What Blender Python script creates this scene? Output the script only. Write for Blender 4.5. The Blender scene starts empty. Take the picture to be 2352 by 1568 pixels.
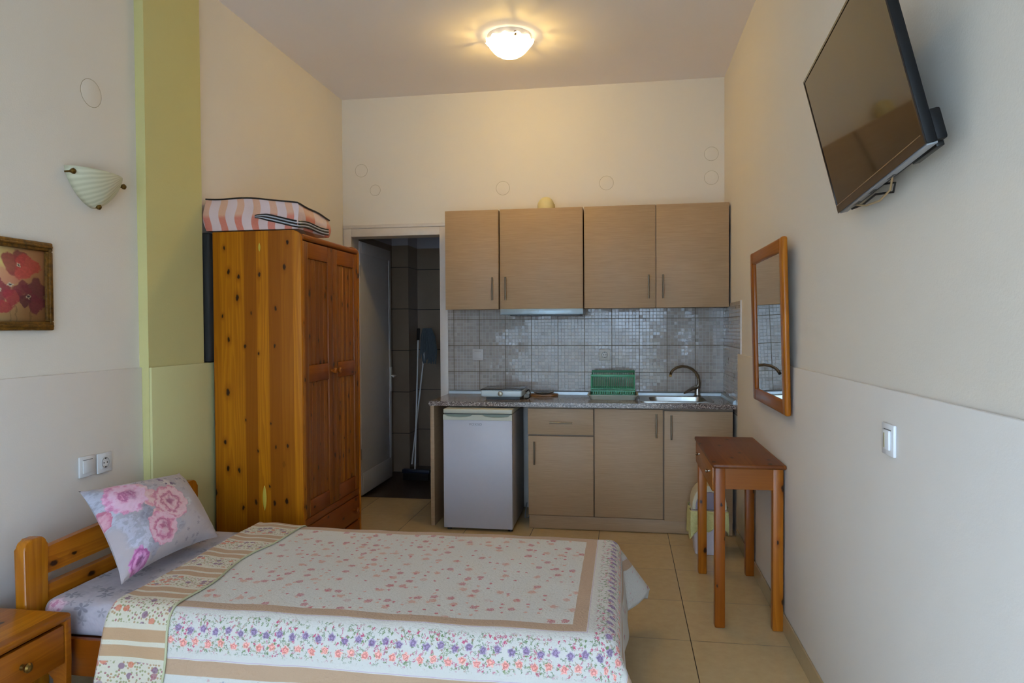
import bpy, bmesh, math, random
from mathutils import Vector, Matrix
PI = math.pi
SC = bpy.context.scene
COL = SC.collection

def srgb(r, g, b, a=1.0):
    def f(c):
        c /= 255.0
        return c / 12.92 if c <= 0.04045 else ((c + 0.055) / 1.055) ** 2.4
    return (f(r), f(g), f(b), a)

# ------------------------------------------------------------------ camera
cam_d = bpy.data.cameras.new('camera')
cam_d.sensor_fit = 'HORIZONTAL'
cam_d.sensor_width = 36.0
cam_d.lens = 1597.22 / 2352.0 * 36.0
cam_d.clip_start = 0.05
cam = bpy.data.objects.new('camera', cam_d)
COL.objects.link(cam)
_y, _p, _r = 0.15853, 0.01992, -0.00559
fw = Vector((-math.sin(_y) * math.cos(_p), math.cos(_y) * math.cos(_p), -math.sin(_p)))
rt = Vector((math.cos(_y), math.sin(_y), 0))
up = rt.cross(fw)
rt2 = rt * math.cos(_r) + up * math.sin(_r)
up2 = -rt * math.sin(_r) + up * math.cos(_r)
Mx = Matrix((rt2, up2, -fw)).transposed().to_4x4()
Mx.translation = Vector((0, 0, 1.37468))
cam.matrix_world = Mx
SC.camera = cam

# ------------------------------------------------------------------ colour management, daylight, window portal
SC.view_settings.view_transform = 'Standard'
SC.view_settings.look = 'None'
SC.view_settings.gamma = 1.0
SC.view_settings.use_curve_mapping = False
SC.view_settings.exposure = 0.0
W = bpy.data.worlds.new('daylight')
SC.world = W
W.use_nodes = True
WIN = (-1.70, 0.55, -1.25, 0.02, 2.3)      # balcony door opening: x0, x1, y, z0, z1
bg = W.node_tree.nodes['Background']
_wt = W.node_tree
_tc = _wt.nodes.new('ShaderNodeTexCoord'); _sp = _wt.nodes.new('ShaderNodeSeparateXYZ')
_mr = _wt.nodes.new('ShaderNodeMapRange'); _mr.interpolation_type = 'SMOOTHSTEP'
_mr.inputs[1].default_value = -0.10; _mr.inputs[2].default_value = 0.03
_mx = _wt.nodes.new('ShaderNodeMix'); _mx.data_type = 'RGBA'
SKY_C = (0.515, 0.74, 1.03)
_mx.inputs[6].default_value = (SKY_C[0] * 0.42, SKY_C[1] * 0.40, SKY_C[2] * 0.34, 1)   # street and ground below the horizon
_mx.inputs[7].default_value = (*SKY_C, 1)
_wt.links.new(_tc.outputs['Generated'], _sp.inputs[0]); _wt.links.new(_sp.outputs[2], _mr.inputs[0])
_wt.links.new(_mr.outputs[0], _mx.inputs[0]); _wt.links.new(_mx.outputs[2], bg.inputs[0])
bg.inputs[1].default_value = 15.8
al = bpy.data.lights.new('window_portal', 'AREA')
al.shape = 'RECTANGLE'
al.size = WIN[1] - WIN[0]
al.size_y = WIN[4] - WIN[3]
al.cycles.is_portal = True
alo = bpy.data.objects.new('window_portal', al)
COL.objects.link(alo)
alo.location = ((WIN[0] + WIN[1]) / 2, WIN[2] - 0.12, (WIN[3] + WIN[4]) / 2)
alo.rotation_euler = (PI / 2, 0, PI)
LAMP_W = 9.4
LAMP_COL = (1.0, 0.70, 0.17)

# ------------------------------------------------------------------ node helper
class NB:
    def __init__(s, name):
        s.mat = bpy.data.materials.new(name)
        s.mat.use_nodes = True
        s.nt = s.mat.node_tree
        s.nt.nodes.clear()
        s.out = s.nt.nodes.new('ShaderNodeOutputMaterial')
        s._c = {}
    def n(s, t, **kw):
        nd = s.nt.nodes.new(t)
        for k, v in kw.items():
            setattr(nd, k, v)
        return nd
    def put(s, sock, v):
        if v is None: return
        if hasattr(v, 'is_linked') or hasattr(v, 'links'):
            s.nt.links.new(v, sock)
        else:
            if isinstance(v, tuple) and len(v) == 3 and sock.type == 'RGBA':
                v = (*v, 1)
            sock.default_value = v
    def co(s, kind='Object'):
        if kind == 'Position':
            if kind not in s._c: s._c[kind] = s.n('ShaderNodeNewGeometry').outputs['Position']
            return s._c[kind]
        if 'tc' not in s._c: s._c['tc'] = s.n('ShaderNodeTexCoord')
        return s._c['tc'].outputs[kind]
    def m(s, op, a, b=None, c=None, clamp=False):
        nd = s.n('ShaderNodeMath', operation=op, use_clamp=clamp)
        s.put(nd.inputs[0], a); s.put(nd.inputs[1], b)
        if c is not None: s.put(nd.inputs[2], c)
        return nd.outputs[0]
    def v(s, op, a, b=None):
        nd = s.n('ShaderNodeVectorMath', operation=op)
        s.put(nd.inputs[0], a)
        if b is not None:
            s.put(nd.inputs[3] if op == 'SCALE' else nd.inputs[1], b)
        return nd.outputs['Value'] if op in ('LENGTH', 'DISTANCE', 'DOT_PRODUCT') else nd.outputs[0]
    def sep(s, a):
        nd = s.n('ShaderNodeSeparateXYZ'); s.put(nd.inputs[0], a); return nd.outputs
    def comb(s, x=0.0, y=0.0, z=0.0):
        nd = s.n('ShaderNodeCombineXYZ')
        s.put(nd.inputs[0], x); s.put(nd.inputs[1], y); s.put(nd.inputs[2], z)
        return nd.outputs[0]
    def mix(s, f, a, b, blend='MIX'):
        nd = s.n('ShaderNodeMix', data_type='RGBA', blend_type=blend)
        s.put(nd.inputs[0], f); s.put(nd.inputs[6], a); s.put(nd.inputs[7], b)
        return nd.outputs[2]
    def noise(s, vec, scale=5.0, detail=2.0, rough=0.5, dist=0.0, col=False):
        nd = s.n('ShaderNodeTexNoise')
        s.put(nd.inputs['Vector'], vec); s.put(nd.inputs['Scale'], scale)
        nd.inputs['Detail'].default_value = detail
        nd.inputs['Roughness'].default_value = rough
        nd.inputs['Distortion'].default_value = dist
        return nd.outputs['Color'] if col else nd.outputs['Fac']
    def vor(s, vec, scale=5.0, rnd=1.0, feature='F1', dims='2D'):
        nd = s.n('ShaderNodeTexVoronoi', feature=feature, voronoi_dimensions=dims)
        s.put(nd.inputs['Vector'], vec); s.put(nd.inputs['Scale'], scale)
        nd.inputs['Randomness'].default_value = rnd
        return nd
    def white(s, vec, dims='3D'):
        nd = s.n('ShaderNodeTexWhiteNoise', noise_dimensions=dims)
        s.put(nd.inputs['W' if dims == '1D' else 'Vector'], vec)
        return nd.outputs['Value']
    def step(s, x, lo, hi, a=0.0, b=1.0):
        nd = s.n('ShaderNodeMapRange', interpolation_type='SMOOTHSTEP')
        s.put(nd.inputs[0], x); s.put(nd.inputs[1], lo); s.put(nd.inputs[2], hi)
        s.put(nd.inputs[3], a); s.put(nd.inputs[4], b)
        return nd.outputs[0]
    def ramp(s, f, pts, interp='LINEAR'):
        nd = s.n('ShaderNodeValToRGB')
        cr = nd.color_ramp; cr.interpolation = interp
        while len(cr.elements) < len(pts): cr.elements.new(0.5)
        for e, (p, c) in zip(cr.elements, pts):
            e.position = p; e.color = c
        s.put(nd.inputs[0], f)
        return nd.outputs[0]
    def bump(s, h, strength=0.2, dist=0.01):
        nd = s.n('ShaderNodeBump')
        nd.inputs['Strength'].default_value = strength
        nd.inputs['Distance'].default_value = dist
        s.put(nd.inputs['Height'], h)
        return nd.outputs[0]
    def bsdf(s, color, rough=0.5, metal=0.0, normal=None, spec=0.5, coat=0.0, coat_r=0.1, trans=0.0, ior=1.45, emit=None, es=0.0, sheen=0.0):
        nd = s.n('ShaderNodeBsdfPrincipled')
        s.put(nd.inputs['Base Color'], color); s.put(nd.inputs['Roughness'], rough)
        s.put(nd.inputs['Metallic'], metal)
        if normal is not None: s.put(nd.inputs['Normal'], normal)
        s.put(nd.inputs['Specular IOR Level'], spec)
        nd.inputs['Coat Weight'].default_value = coat
        nd.inputs['Coat Roughness'].default_value = coat_r
        nd.inputs['Transmission Weight'].default_value = trans
        nd.inputs['IOR'].default_value = ior
        nd.inputs['Sheen Weight'].default_value = sheen
        if emit is not None:
            nd.inputs['Emission Color'].default_value = emit
            nd.inputs['Emission Strength'].default_value = es
        return nd.outputs[0]
    def done(s, sh):
        s.nt.links.new(sh, s.out.inputs['Surface'])
        return s.mat

def plain(name, c, rough=0.5, metal=0.0, spec=0.5, var=0.05, vs=30.0, **kw):
    b = NB(name)
    f = b.noise(b.co(), vs, 3.0)
    c2 = tuple(min(1, x * (1 + var)) for x in c[:3]) + (1,)
    c1 = tuple(x * (1 - var) for x in c[:3]) + (1,)
    colr = b.mix(f, c1, c2)
    return b.done(b.bsdf(colr, rough, metal, spec=spec, **kw))

def paint(name, c, grain=0.25):
    b = NB(name)
    p = b.co('Position')
    big = b.noise(p, 1.3, 3.0, 0.6)
    colr = b.mix(big, tuple(x * 0.97 for x in c[:3]) + (1,), tuple(min(1, x * 1.03) for x in c[:3]) + (1,))
    h = b.noise(p, 160.0, 2.0, 0.6)
    return b.done(b.bsdf(colr, 0.75, spec=0.25, normal=b.bump(h, grain, 0.002)))

def pine(name, axis='z', base=(0.50, 0.185, 0.018), across='x', plank=0.085, seed=0.0, knots=1.0, gloss=0.32, dark=0.55, vary=1.0):
    """varnished knotty pine: glued boards, streaky grain along `axis`, oval knots"""
    b = NB(name)
    s3 = b.sep(b.co())
    ax = {'x': s3[0], 'y': s3[1], 'z': s3[2]}
    L = ax[axis]
    A = ax[across]
    third = [k for k in 'xyz' if k not in (axis, across)][0]
    T = ax[third]
    Aw = b.m('ADD', A, b.m('MULTIPLY', T, 0.37))
    pid = b.m('FLOOR', b.m('DIVIDE', b.m('ADD', Aw, seed), plank))
    pr = b.white(b.m('ADD', pid, seed * 7.3), '1D')
    g = b.comb(b.m('MULTIPLY', Aw, 1.0), b.m('ADD', b.m('MULTIPLY', L, 0.06), b.m('MULTIPLY', pr, 3.0)), b.m('MULTIPLY', T, 0.8))
    wob = b.noise(g, 7.0, 3.0, 0.55)
    rings = b.m('FRACT', b.m('ADD', b.m('MULTIPLY', Aw, 38.0), b.m('MULTIPLY', wob, 11.0)))
    rings = b.m('MULTIPLY', b.step(rings, 0.0, 0.8), b.step(rings, 1.0, 0.88))
    fine = b.noise(b.comb(b.m('MULTIPLY', Aw, 1.0), b.m('MULTIPLY', L, 0.018), T), 230.0, 2.0, 0.6)
    blot = b.noise(b.comb(Aw, b.m('MULTIPLY', L, 0.25), T), 7.0, 3.0, 0.6)
    br = base
    lo = tuple(x * k for x, k in zip(br, (0.70, 0.56, 0.5))) + (1,)
    hi = tuple(min(1, x * k) for x, k in zip(br, (1.15, 1.18, 1.2))) + (1,)
    c = b.mix(b.m('MULTIPLY', rings, 0.5), hi, lo)
    c = b.mix(b.step(fine, 0.35, 0.7, 0.0, 0.3), c, tuple(x * 0.65 for x in br) + (1,))
    c = b.mix(b.m('MULTIPLY', b.step(pr, 0.15, 0.95), 0.85 * vary), c, tuple(x * k for x, k in zip(br, (0.5, 0.36, 0.3))) + (1,))
    c = b.mix(b.step(blot, 0.5, 0.8, 0.0, 0.35), c, tuple(x * k for x, k in zip(br, (0.6, 0.45, 0.4))) + (1,))
    if knots > 0:
        kw = b.m('MULTIPLY', b.m('SUBTRACT', b.noise(b.comb(Aw, L, T), 40.0, 2.0), 0.5), 0.012)
        kv = b.comb(b.m('ADD', b.m('ADD', Aw, kw), seed), b.m('MULTIPLY', L, 0.5), 0.0)
        vn = b.vor(kv, 11.5, 1.0)
        rnd = b.sep(vn.outputs['Color'])
        d = b.m('DIVIDE', vn.outputs['Distance'], b.m('ADD', 0.40, rnd[1]))
        on = b.step(rnd[0], 0.58 - 0.18 * knots, 0.62 - 0.18 * knots)
        halo = b.m('MULTIPLY', on, b.step(d, 0.30, 0.05))
        core = b.m('MULTIPLY', on, b.step(d, 0.105, 0.05))
        c = b.mix(b.m('MULTIPLY', halo, 0.55), c, tuple(x * k for x, k in zip(br, (0.5, 0.36, 0.3))) + (1,))
        c = b.mix(core, c, (0.030, 0.008, 0.002, 1))
    return b.done(b.bsdf(c, gloss, spec=0.34, normal=b.bump(fine, 0.08, 0.001), coat=0.06, coat_r=0.25))

# ------------------------------------------------------------------ mesh helper
class M:
    def __init__(s):
        s.bm = bmesh.new()
        s.uv = None
    def box(s, x0, x1, y0, y1, z0, z1, bev=0.0, seg=2, rot=None, piv=None):
        r = bmesh.ops.create_cube(s.bm, size=1.0)
        vs = r['verts']
        cx, cy, cz = (x0 + x1) / 2, (y0 + y1) / 2, (z0 + z1) / 2
        for v in vs:
            v.co = Vector((cx + v.co.x * (x1 - x0), cy + v.co.y * (y1 - y0), cz + v.co.z * (z1 - z0)))
        if bev > 0:
            es = list({e for v in vs for e in v.link_edges})
            r = bmesh.ops.bevel(s.bm, geom=es, offset=bev, segments=seg, profile=0.5, affect='EDGES')
            vs = list({v for f in r['faces'] for v in f.verts})
        if rot is not None:
            p = Vector(piv) if piv else Vector((cx, cy, cz))
            for v in vs: v.co = p + rot @ (v.co - p)
        return vs
    def grid(s, fn, nu, nv, closed_u=False, closed_v=False, uvf=None):
        vs = [[s.bm.verts.new(fn(i / nu if not closed_u else i / nu, j / nv)) for j in range(nv + (0 if closed_v else 1))] for i in range(nu + (0 if closed_u else 1))]
        if uvf is not None and s.uv is None: s.uv = s.bm.loops.layers.uv.new('UVMap')
        NI, NJ = len(vs), len(vs[0])
        for i in range(nu):
            for j in range(nv):
                try:
                    f = s.bm.faces.new((vs[i][j], vs[(i + 1) % NI][j], vs[(i + 1) % NI][(j + 1) % NJ], vs[i][(j + 1) % NJ]))
                except ValueError:
                    continue
                if uvf is not None:
                    for lp, (a, c) in zip(f.loops, ((i, j), (i + 1, j), (i + 1, j + 1), (i, j + 1))):
                        lp[s.uv].uv = uvf(a / nu, c / nv)
        return vs
    def lathe(s, prof, center=(0, 0, 0), axis='z', n=32, fn=None):
        C = Vector(center)
        def P(a, t):
            k = t * (len(prof) - 1)
            i = min(int(round(k)), len(prof) - 1)
            r, h = prof[i]
            if fn: r, h = fn(r, h, a)
            x, y = r * math.cos(a), r * math.sin(a)
            if axis == 'z': return C + Vector((x, y, h))
            if axis == 'y': return C + Vector((x, h, y))
            return C + Vector((h, x, y))
        vs = s.grid(lambda u, t: P(u * 2 * PI, t), n, len(prof) - 1, closed_u=True)
        for j in (0, -1):
            if abs(prof[j][0]) > 1e-6:
                try: s.bm.faces.new([vs[i][j] for i in range(n)])
                except ValueError: pass
        return vs
    def tube(s, pts, r, n=12, caps=True):
        pts = [Vector(p) for p in pts]
        rs = r if isinstance(r, (list, tuple)) else [r] * len(pts)
        rings = []
        prev = None
        for i, p in enumerate(pts):
            t = (pts[min(i + 1, len(pts) - 1)] - pts[max(i - 1, 0)]).normalized()
            if prev is None:
                a = Vector((0, 0, 1)) if abs(t.z) < 0.9 else Vector((1, 0, 0))
                nrm = t.cross(a).normalized()
            else:
                nrm = (prev - t * prev.dot(t)).normalized()
            prev = nrm
            bn = t.cross(nrm)
            rings.append([s.bm.verts.new(p + (nrm * math.cos(2 * PI * k / n) + bn * math.sin(2 * PI * k / n)) * rs[i]) for k in range(n)])
        for a, b in zip(rings, rings[1:]):
            for k in range(n):
                s.bm.faces.new((a[k], a[(k + 1) % n], b[(k + 1) % n], b[k]))
        if caps:
            s.bm.faces.new(list(reversed(rings[0]))); s.bm.faces.new(rings[-1])
    def cyl(s, p0, p1, r, n=20):
        s.tube([p0, p1], r, n)
    def prism(s, pts, axis, a0, a1, bev=0.0):
        """outline in the two remaining axes, extruded along axis from a0 to a1"""
        def mk(p, a):
            if axis == 'x': return Vector((a, p[0], p[1]))
            if axis == 'y': return Vector((p[0], a, p[1]))
            return Vector((p[0], p[1], a))
        v0 = [s.bm.verts.new(mk(p, a0)) for p in pts]
        v1 = [s.bm.verts.new(mk(p, a1)) for p in pts]
        n = len(pts)
        s.bm.faces.new(v0); s.bm.faces.new(list(reversed(v1)))
        for i in range(n):
            s.bm.faces.new((v0[i], v1[i], v1[(i + 1) % n], v0[(i + 1) % n]))
        if bev > 0:
            es = list({e for v in v0 + v1 for e in v.link_edges if (e.verts[0] in v0) == (e.verts[1] in v0)})
            bmesh.ops.bevel(s.bm, geom=es, offset=bev, segments=2, profile=0.5, affect='EDGES')
    def obj(s, name, mat, parent=None, smooth=True, mods=None):
        me = bpy.data.meshes.new(name)
        bmesh.ops.recalc_face_normals(s.bm, faces=s.bm.faces[:])
        if parent is not None:
            mi = parent.matrix_world.inverted() if parent.parent is None else None
            off = Vector(parent.get('_o', (0, 0, 0)))
            for v in s.bm.verts: v.co -= off
        s.bm.to_mesh(me); s.bm.free()
        mats = mat if isinstance(mat, (list, tuple)) else [mat]
        for k in mats: me.materials.append(k)
        if smooth:
            me.polygons.foreach_set('use_smooth', [True] * len(me.polygons))
            try: me.set_sharp_from_angle(angle=math.radians(38))
            except Exception: pass
        o = bpy.data.objects.new(name, me)
        COL.objects.link(o)
        if parent is not None:
            o.parent = parent
            o['_o'] = list(parent.get('_o', (0, 0, 0)))
        return o

ALL_O = []
def thing(name, loc, label, cat, group=None):
    o = bpy.data.objects.new(name, None)
    o.empty_display_size = 0.05
    COL.objects.link(o)
    o.location = loc
    o['_o'] = list(loc)
    o['label'] = label; o['category'] = cat
    if group: o['group'] = group
    return o
def tag(o, label, cat, group=None):
    o['label'] = label; o['category'] = cat
    if group: o['group'] = group
    return o
def struct(m, name, mat, label=None, smooth=False):
    o = m.obj(name, mat, None, smooth)
    o['kind'] = 'structure'
    if label: o['label'] = label
    return o

# ------------------------------------------------------------------ dimensions
XR, XRD, XRB = 0.728, 0.715, 0.707     # right wall: upper plaster, dado, baseboard faces
XL, XLD = -2.212, -2.199               # left wall near the bed: upper plaster, dado
XP, XPD = -2.165, -2.151               # green pilaster: upper, dado
XW = -2.190                            # left wall behind the wardrobe
YP0, YP1 = 2.905, 3.335
YB, ZC, ZD = 5.25, 3.178, 1.20
YF = -1.25
YK = 4.575                             # where dado stops at kitchen

# ------------------------------------------------------------------ materials
m_wall = paint('cream_plaster', srgb(227, 218, 207))
m_dado = paint('pale_washable_plaster', srgb(232, 226, 221), 0.15)
m_green = paint('green_plaster', srgb(206, 196, 136))
m_green_d = paint('green_dado_plaster', srgb(210, 202, 146), 0.15)
m_ceil = paint('ceiling_paint', srgb(246, 237, 234), 0.1)
m_white_pl = plain('white_plastic', srgb(226, 226, 226), 0.35)
m_frame = plain('door_frame_paint', srgb(214, 202, 192), 0.4)
m_dark = plain('black_plastic', srgb(22, 22, 24), 0.4)
m_steel = plain('brushed_steel', srgb(180, 178, 172), 0.3, 1.0)
m_bar = plain('handle_nickel', srgb(128, 116, 98), 0.4, 0.9)
m_chrome = plain('worn_chrome', srgb(170, 165, 158), 0.14, 1.0)
m_alu = plain('aluminium_trim', srgb(175, 185, 190), 0.35, 0.8)
m_brass = plain('aged_brass', srgb(110, 84, 40), 0.35, 0.9)

def mat_floor():
    b = NB('beige_floor_tile')
    s3 = b.sep(b.co('Position'))
    T = 0.45
    fx = b.m('PINGPONG', b.m('SUBTRACT', s3[0], 0.28909), T / 2)
    fy = b.m('PINGPONG', b.m('SUBTRACT', s3[1], 4.454), T / 2)
    # pingpong(0) is the joint itself with period T
    jx = b.step(fx, 0.0012, 0.0024, 1.0, 0.0)
    jy = b.step(fy, 0.0011, 0.0022, 0.75, 0.0)
    j = b.m('MAXIMUM', jx, jy)
    ix = b.m('FLOOR', b.m('DIVIDE', b.m('SUBTRACT', s3[0], 0.28909), T))
    iy = b.m('FLOOR', b.m('DIVIDE', b.m('SUBTRACT', s3[1], 4.454), T))
    r = b.white(b.comb(ix, iy, 0.0))
    n = b.noise(b.co('Position'), 22.0, 6.0, 0.65)
    c = b.mix(n, srgb(184, 157, 114), srgb(208, 181, 137))
    c = b.mix(b.m('MULTIPLY', r, 0.22), c, srgb(166, 141, 102))
    c = b.mix(j, c, srgb(46, 34, 22))
    sm = b.noise(b.co('Position'), 5.0, 4.0, 0.6)
    ro = b.m('ADD', b.m('MULTIPLY', j, 0.5), b.step(sm, 0.3, 0.7, 0.12, 0.24))
    return b.done(b.bsdf(c, ro, spec=0.5, normal=b.bump(b.m('MULTIPLY', j, -1.0), 0.4, 0.002)))
m_floor = mat_floor()
m_base = plain('beige_skirting_tile', srgb(176, 152, 116), 0.25)

def mat_mosaic():
    b = NB('mosaic_wall_tile')
    s3 = b.sep(b.co('Position'))
    T = 0.2016
    nrm = b.sep(b.n('ShaderNodeNewGeometry').outputs['Normal'])
    side = b.step(b.m('ABSOLUTE', nrm[0]), 0.4, 0.6)
    hcoord = b.m('ADD', b.m('MULTIPLY', b.m('SUBTRACT', 1.0, side), b.m('ADD', s3[0], 1.293)),
                 b.m('MULTIPLY', side, b.m('SUBTRACT', YB, s3[1])))
    hz = b.m('SUBTRACT', s3[2], 1.238)
    jx = b.step(b.m('PINGPONG', hcoord, T / 2), 0.0016, 0.0028, 1.0, 0.0)
    jz = b.step(b.m('PINGPONG', hz, 0.1), 0.0016, 0.0028, 1.0, 0.0)
    j = b.m('MAXIMUM', jx, jz)
    q = T / 8
    sx = b.m('PINGPONG', hcoord, q / 2)
    sz = b.m('PINGPONG', hz, 0.2 / 16)
    wob = b.m('MULTIPLY', b.m('SUBTRACT', b.noise(b.co('Position'), 120.0, 1.0), 0.5), 0.002)
    jm = b.m('MAXIMUM', b.step(b.m('ADD', sx, wob), 0.0008, 0.0022, 1.0, 0.0), b.step(b.m('ADD', sz, wob), 0.0008, 0.0022, 1.0, 0.0))
    cell = b.white(b.comb(b.m('FLOOR', b.m('DIVIDE', hcoord, q)), b.m('FLOOR', b.m('DIVIDE', hz, 0.025)), 1.0))
    c = b.mix(cell, srgb(156, 145, 138), srgb(174, 163, 154))
    dk = b.step(cell, 0.88, 0.92)
    c = b.mix(b.m('MULTIPLY', dk, 0.5), c, srgb(132, 127, 122))
    c = b.mix(b.m('MULTIPLY', jm, 0.6), c, srgb(182, 178, 176))
    c = b.mix(j, c, srgb(92, 78, 56))
    h = b.m('ADD', b.m('SUBTRACT', 1.0, b.m('MAXIMUM', jm, j)), b.m('MULTIPLY', b.noise(b.co('Position'), 45.0, 1.0), 0.35))
    ro = b.m('ADD', b.m('MULTIPLY', b.m('MAXIMUM', jm, j), 0.4), 0.10)
    cid = b.comb(b.m('FLOOR', b.m('DIVIDE', hcoord, q)), b.m('FLOOR', b.m('DIVIDE', hz, 0.025)), 4.0)
    wn = b.n('ShaderNodeTexWhiteNoise', noise_dimensions='3D'); b.put(wn.inputs['Vector'], cid)
    tilt = b.v('SCALE', b.v('SUBTRACT', wn.outputs['Color'], (0.5, 0.5, 0.5)), 0.035)
    big = b.v('SCALE', b.v('SUBTRACT', b.noise(b.v('SCALE', cid, 0.13), 1.0, 2.0, 0.5, col=True), (0.5, 0.5, 0.5)), 0.16)
    nn = b.v('NORMALIZE', b.v('ADD', b.v('ADD', b.bump(h, 0.3, 0.0012), tilt), big))
    return b.done(b.bsdf(c, ro, spec=0.42, normal=nn))
m_mosaic = mat_mosaic()

def mat_laminate(name, a, c2):
    b = NB(name)
    s3 = b.sep(b.co())
    g = b.comb(b.m('MULTIPLY', s3[0], 7.0), b.m('MULTIPLY', s3[1], 7.0), b.m('MULTIPLY', s3[2], 330.0))
    f = b.noise(g, 1.0, 3.0, 0.6)
    g2 = b.comb(b.m('MULTIPLY', s3[0], 1.3), s3[1], b.m('MULTIPLY', s3[2], 26.0))
    f2 = b.noise(g2, 1.0, 3.0, 0.6)
    c = b.mix(b.step(f, 0.25, 0.75), a, c2)
    c = b.mix(b.step(f2, 0.35, 0.7, 0.0, 0.12), c, tuple(x * 0.8 for x in a[:3]) + (1,))
    return b.done(b.bsdf(c, 0.48, spec=0.4, normal=b.bump(f, 0.1, 0.001)))
m_lam = mat_laminate('streaked_laminate', srgb(164, 132, 99), srgb(180, 149, 115))

def mat_granite():
    b = NB('speckled_granite')
    p = b.co('Position')
    v1 = b.vor(p, 210.0, 1.0, dims='3D').outputs['Color']
    r = b.sep(v1)[0]
    c = b.ramp(r, [(0.0, srgb(52, 46, 44)), (0.3, srgb(96, 84, 80)), (0.6, srgb(140, 122, 112)), (0.85, srgb(176, 160, 150)), (1.0, srgb(200, 190, 182))])
    n = b.noise(p, 60.0, 3.0, 0.7)
    c = b.mix(b.step(n, 0.4, 0.65, 0.0, 0.5), c, srgb(104, 88, 80))
    return b.done(b.bsdf(c, 0.16, spec=0.55))
m_granite = mat_granite()

def mat_bath_tile():
    b = NB('brown_bathroom_tile')
    s3 = b.sep(b.co('Position'))
    jz = b.step(b.m('PINGPONG', b.m('SUBTRACT', s3[2], 0.36), 0.2), 0.002, 0.004, 1.0, 0.0)
    n = b.noise(b.co('Position'), 6.0, 4.0)
    c = b.mix(n, srgb(136, 116, 99), srgb(154, 134, 114))
    c = b.mix(jz, c, srgb(40, 34, 30))
    top = b.step(s3[2], 2.168, 2.172)
    c = b.mix(top, c, srgb(190, 186, 196))
    return b.done(b.bsdf(c, b.m('ADD', 0.3, b.m('MULTIPLY', top, 0.4)), spec=0.4))
m_btile = mat_bath_tile()
m_bfloor = plain('dark_bathroom_floor', srgb(58, 44, 36), 0.3)

# ------------------------------------------------------------------ room shell
m = M(); m.box(-2.6, 1.0, YF - 0.3, 5.392, -0.12, 0.0); struct(m, 'floor', m_floor)
m = M(); m.box(-2.6, 1.0, YF - 0.3, YB + 0.13, ZC, ZC + 0.12); struct(m, 'ceiling', m_ceil)
m = M(); m.box(XR, 1.0, YF - 0.3, YB + 0.13, 0, ZC); struct(m, 'wall_right', m_wall)
m = M(); m.box(XRD, XR, YF, YK, 0, ZD, 0.003); struct(m, 'trim_1', m_dado, smooth=True)
m = M()
m.box(XRB, XRD, YF, YK, 0, 0.083, 0.002)
struct(m, 'baseboard_right', m_base)
m = M(); m.box(-2.6, XL, YF - 0.3, YP0, 0, ZC)
m.box(-2.6, XW, YP1 - 0.001, YB + 0.13, 0, ZC)
struct(m, 'wall_left', m_wall)
m = M(); m.box(XL, XLD, YF, YP0, 0, ZD, 0.003)
struct(m, 'trim_2', m_dado, smooth=True)
m = M(); m.box(-2.6, XP, YP0, YP1, 0, ZC)
struct(m, 'wall_pilaster', m_green)
m = M(); m.box(XP, XPD, YP0, 3.6, 0, ZD, 0.003)
struct(m, 'trim_3', m_green_d, smooth=True)
m = M(); m.box(XW, XP, YP1, 3.6, 0, ZD); struct(m, 'trim_4', m_green_d)
# back wall with doorway
DX0, DX1, DZ = -2.119, -1.401, 2.097
m = M()
m.box(-2.6, DX0 - 0.012, YB, YB + 0.13, 0, ZC)
m.box(DX0 - 0.012, DX1 + 0.012, YB, YB + 0.13, DZ + 0.012, ZC)
m.box(DX1 + 0.012, 1.0, YB, YB + 0.13, 0, ZC)
struct(m, 'wall_back', m_wall)
# wall behind the camera with the balcony door opening
m = M()
m.box(-2.6, WIN[0], YF - 0.12, YF, 0, ZC)
m.box(WIN[1], 1.0, YF - 0.12, YF, 0, ZC)
m.box(WIN[0], WIN[1], YF - 0.12, YF, WIN[4], ZC)
struct(m, 'wall_front', m_wall)
m = M()
for x in (WIN[0] + 0.03, -0.95, -0.2, WIN[1] - 0.03):
    m.box(x - 0.03, x + 0.03, YF - 0.08, YF - 0.04, 0.0, WIN[4] - 0.001)
for z in (0.03, 0.95, WIN[4] - 0.03):
    m.box(WIN[0] + 0.001, WIN[1] - 0.001, YF - 0.078, YF - 0.042, z - 0.03, z + 0.03)
wo = struct(m, 'window_1', m_frame)
def mat_glass_thin():
    b = NB('window_glass')
    t = b.n('ShaderNodeBsdfTransparent').outputs[0]
    g = b.n('ShaderNodeBsdfGlossy'); g.inputs['Roughness'].default_value = 0.02
    mx = b.n('ShaderNodeMixShader'); mx.inputs[0].default_value = 0.06
    b.nt.links.new(t, mx.inputs[1]); b.nt.links.new(g.outputs[0], mx.inputs[2])
    return b.done(mx.outputs[0])
m = M(); m.box(WIN[0] + 0.06, WIN[1] - 0.06, YF - 0.063, YF - 0.058, 0.06, WIN[4] - 0.06)
m.obj('pane', mat_glass_thin(), wo, False)

# thin drape added out of view to screen light through the balcony door
def mat_added_curtain():
    b = NB('added_white_curtain')
    t = b.n('ShaderNodeBsdfTransparent'); t.inputs[0].default_value = (1, 1, 1, 1)
    l = b.n('ShaderNodeBsdfTranslucent'); l.inputs[0].default_value = (0.86, 0.86, 0.84, 1)
    mx = b.n('ShaderNodeMixShader'); mx.inputs[0].default_value = 0.7
    b.nt.links.new(t.outputs[0], mx.inputs[1]); b.nt.links.new(l.outputs[0], mx.inputs[2])
    return b.done(mx.outputs[0])
m = M()
m.grid(lambda u, v: Vector((WIN[0] - 0.1 + u * (-0.30 - WIN[0] + 0.1), YF + 0.08 + 0.025 * math.sin(u * 60) * (0.4 + 0.6 * (1 - v)), 0.03 + v * 2.45)), 200, 6)
o = m.obj('added_curtain', mat_added_curtain()); tag(o, 'thin white drape added behind the viewer to screen the window light', 'added_curtain')

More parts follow.
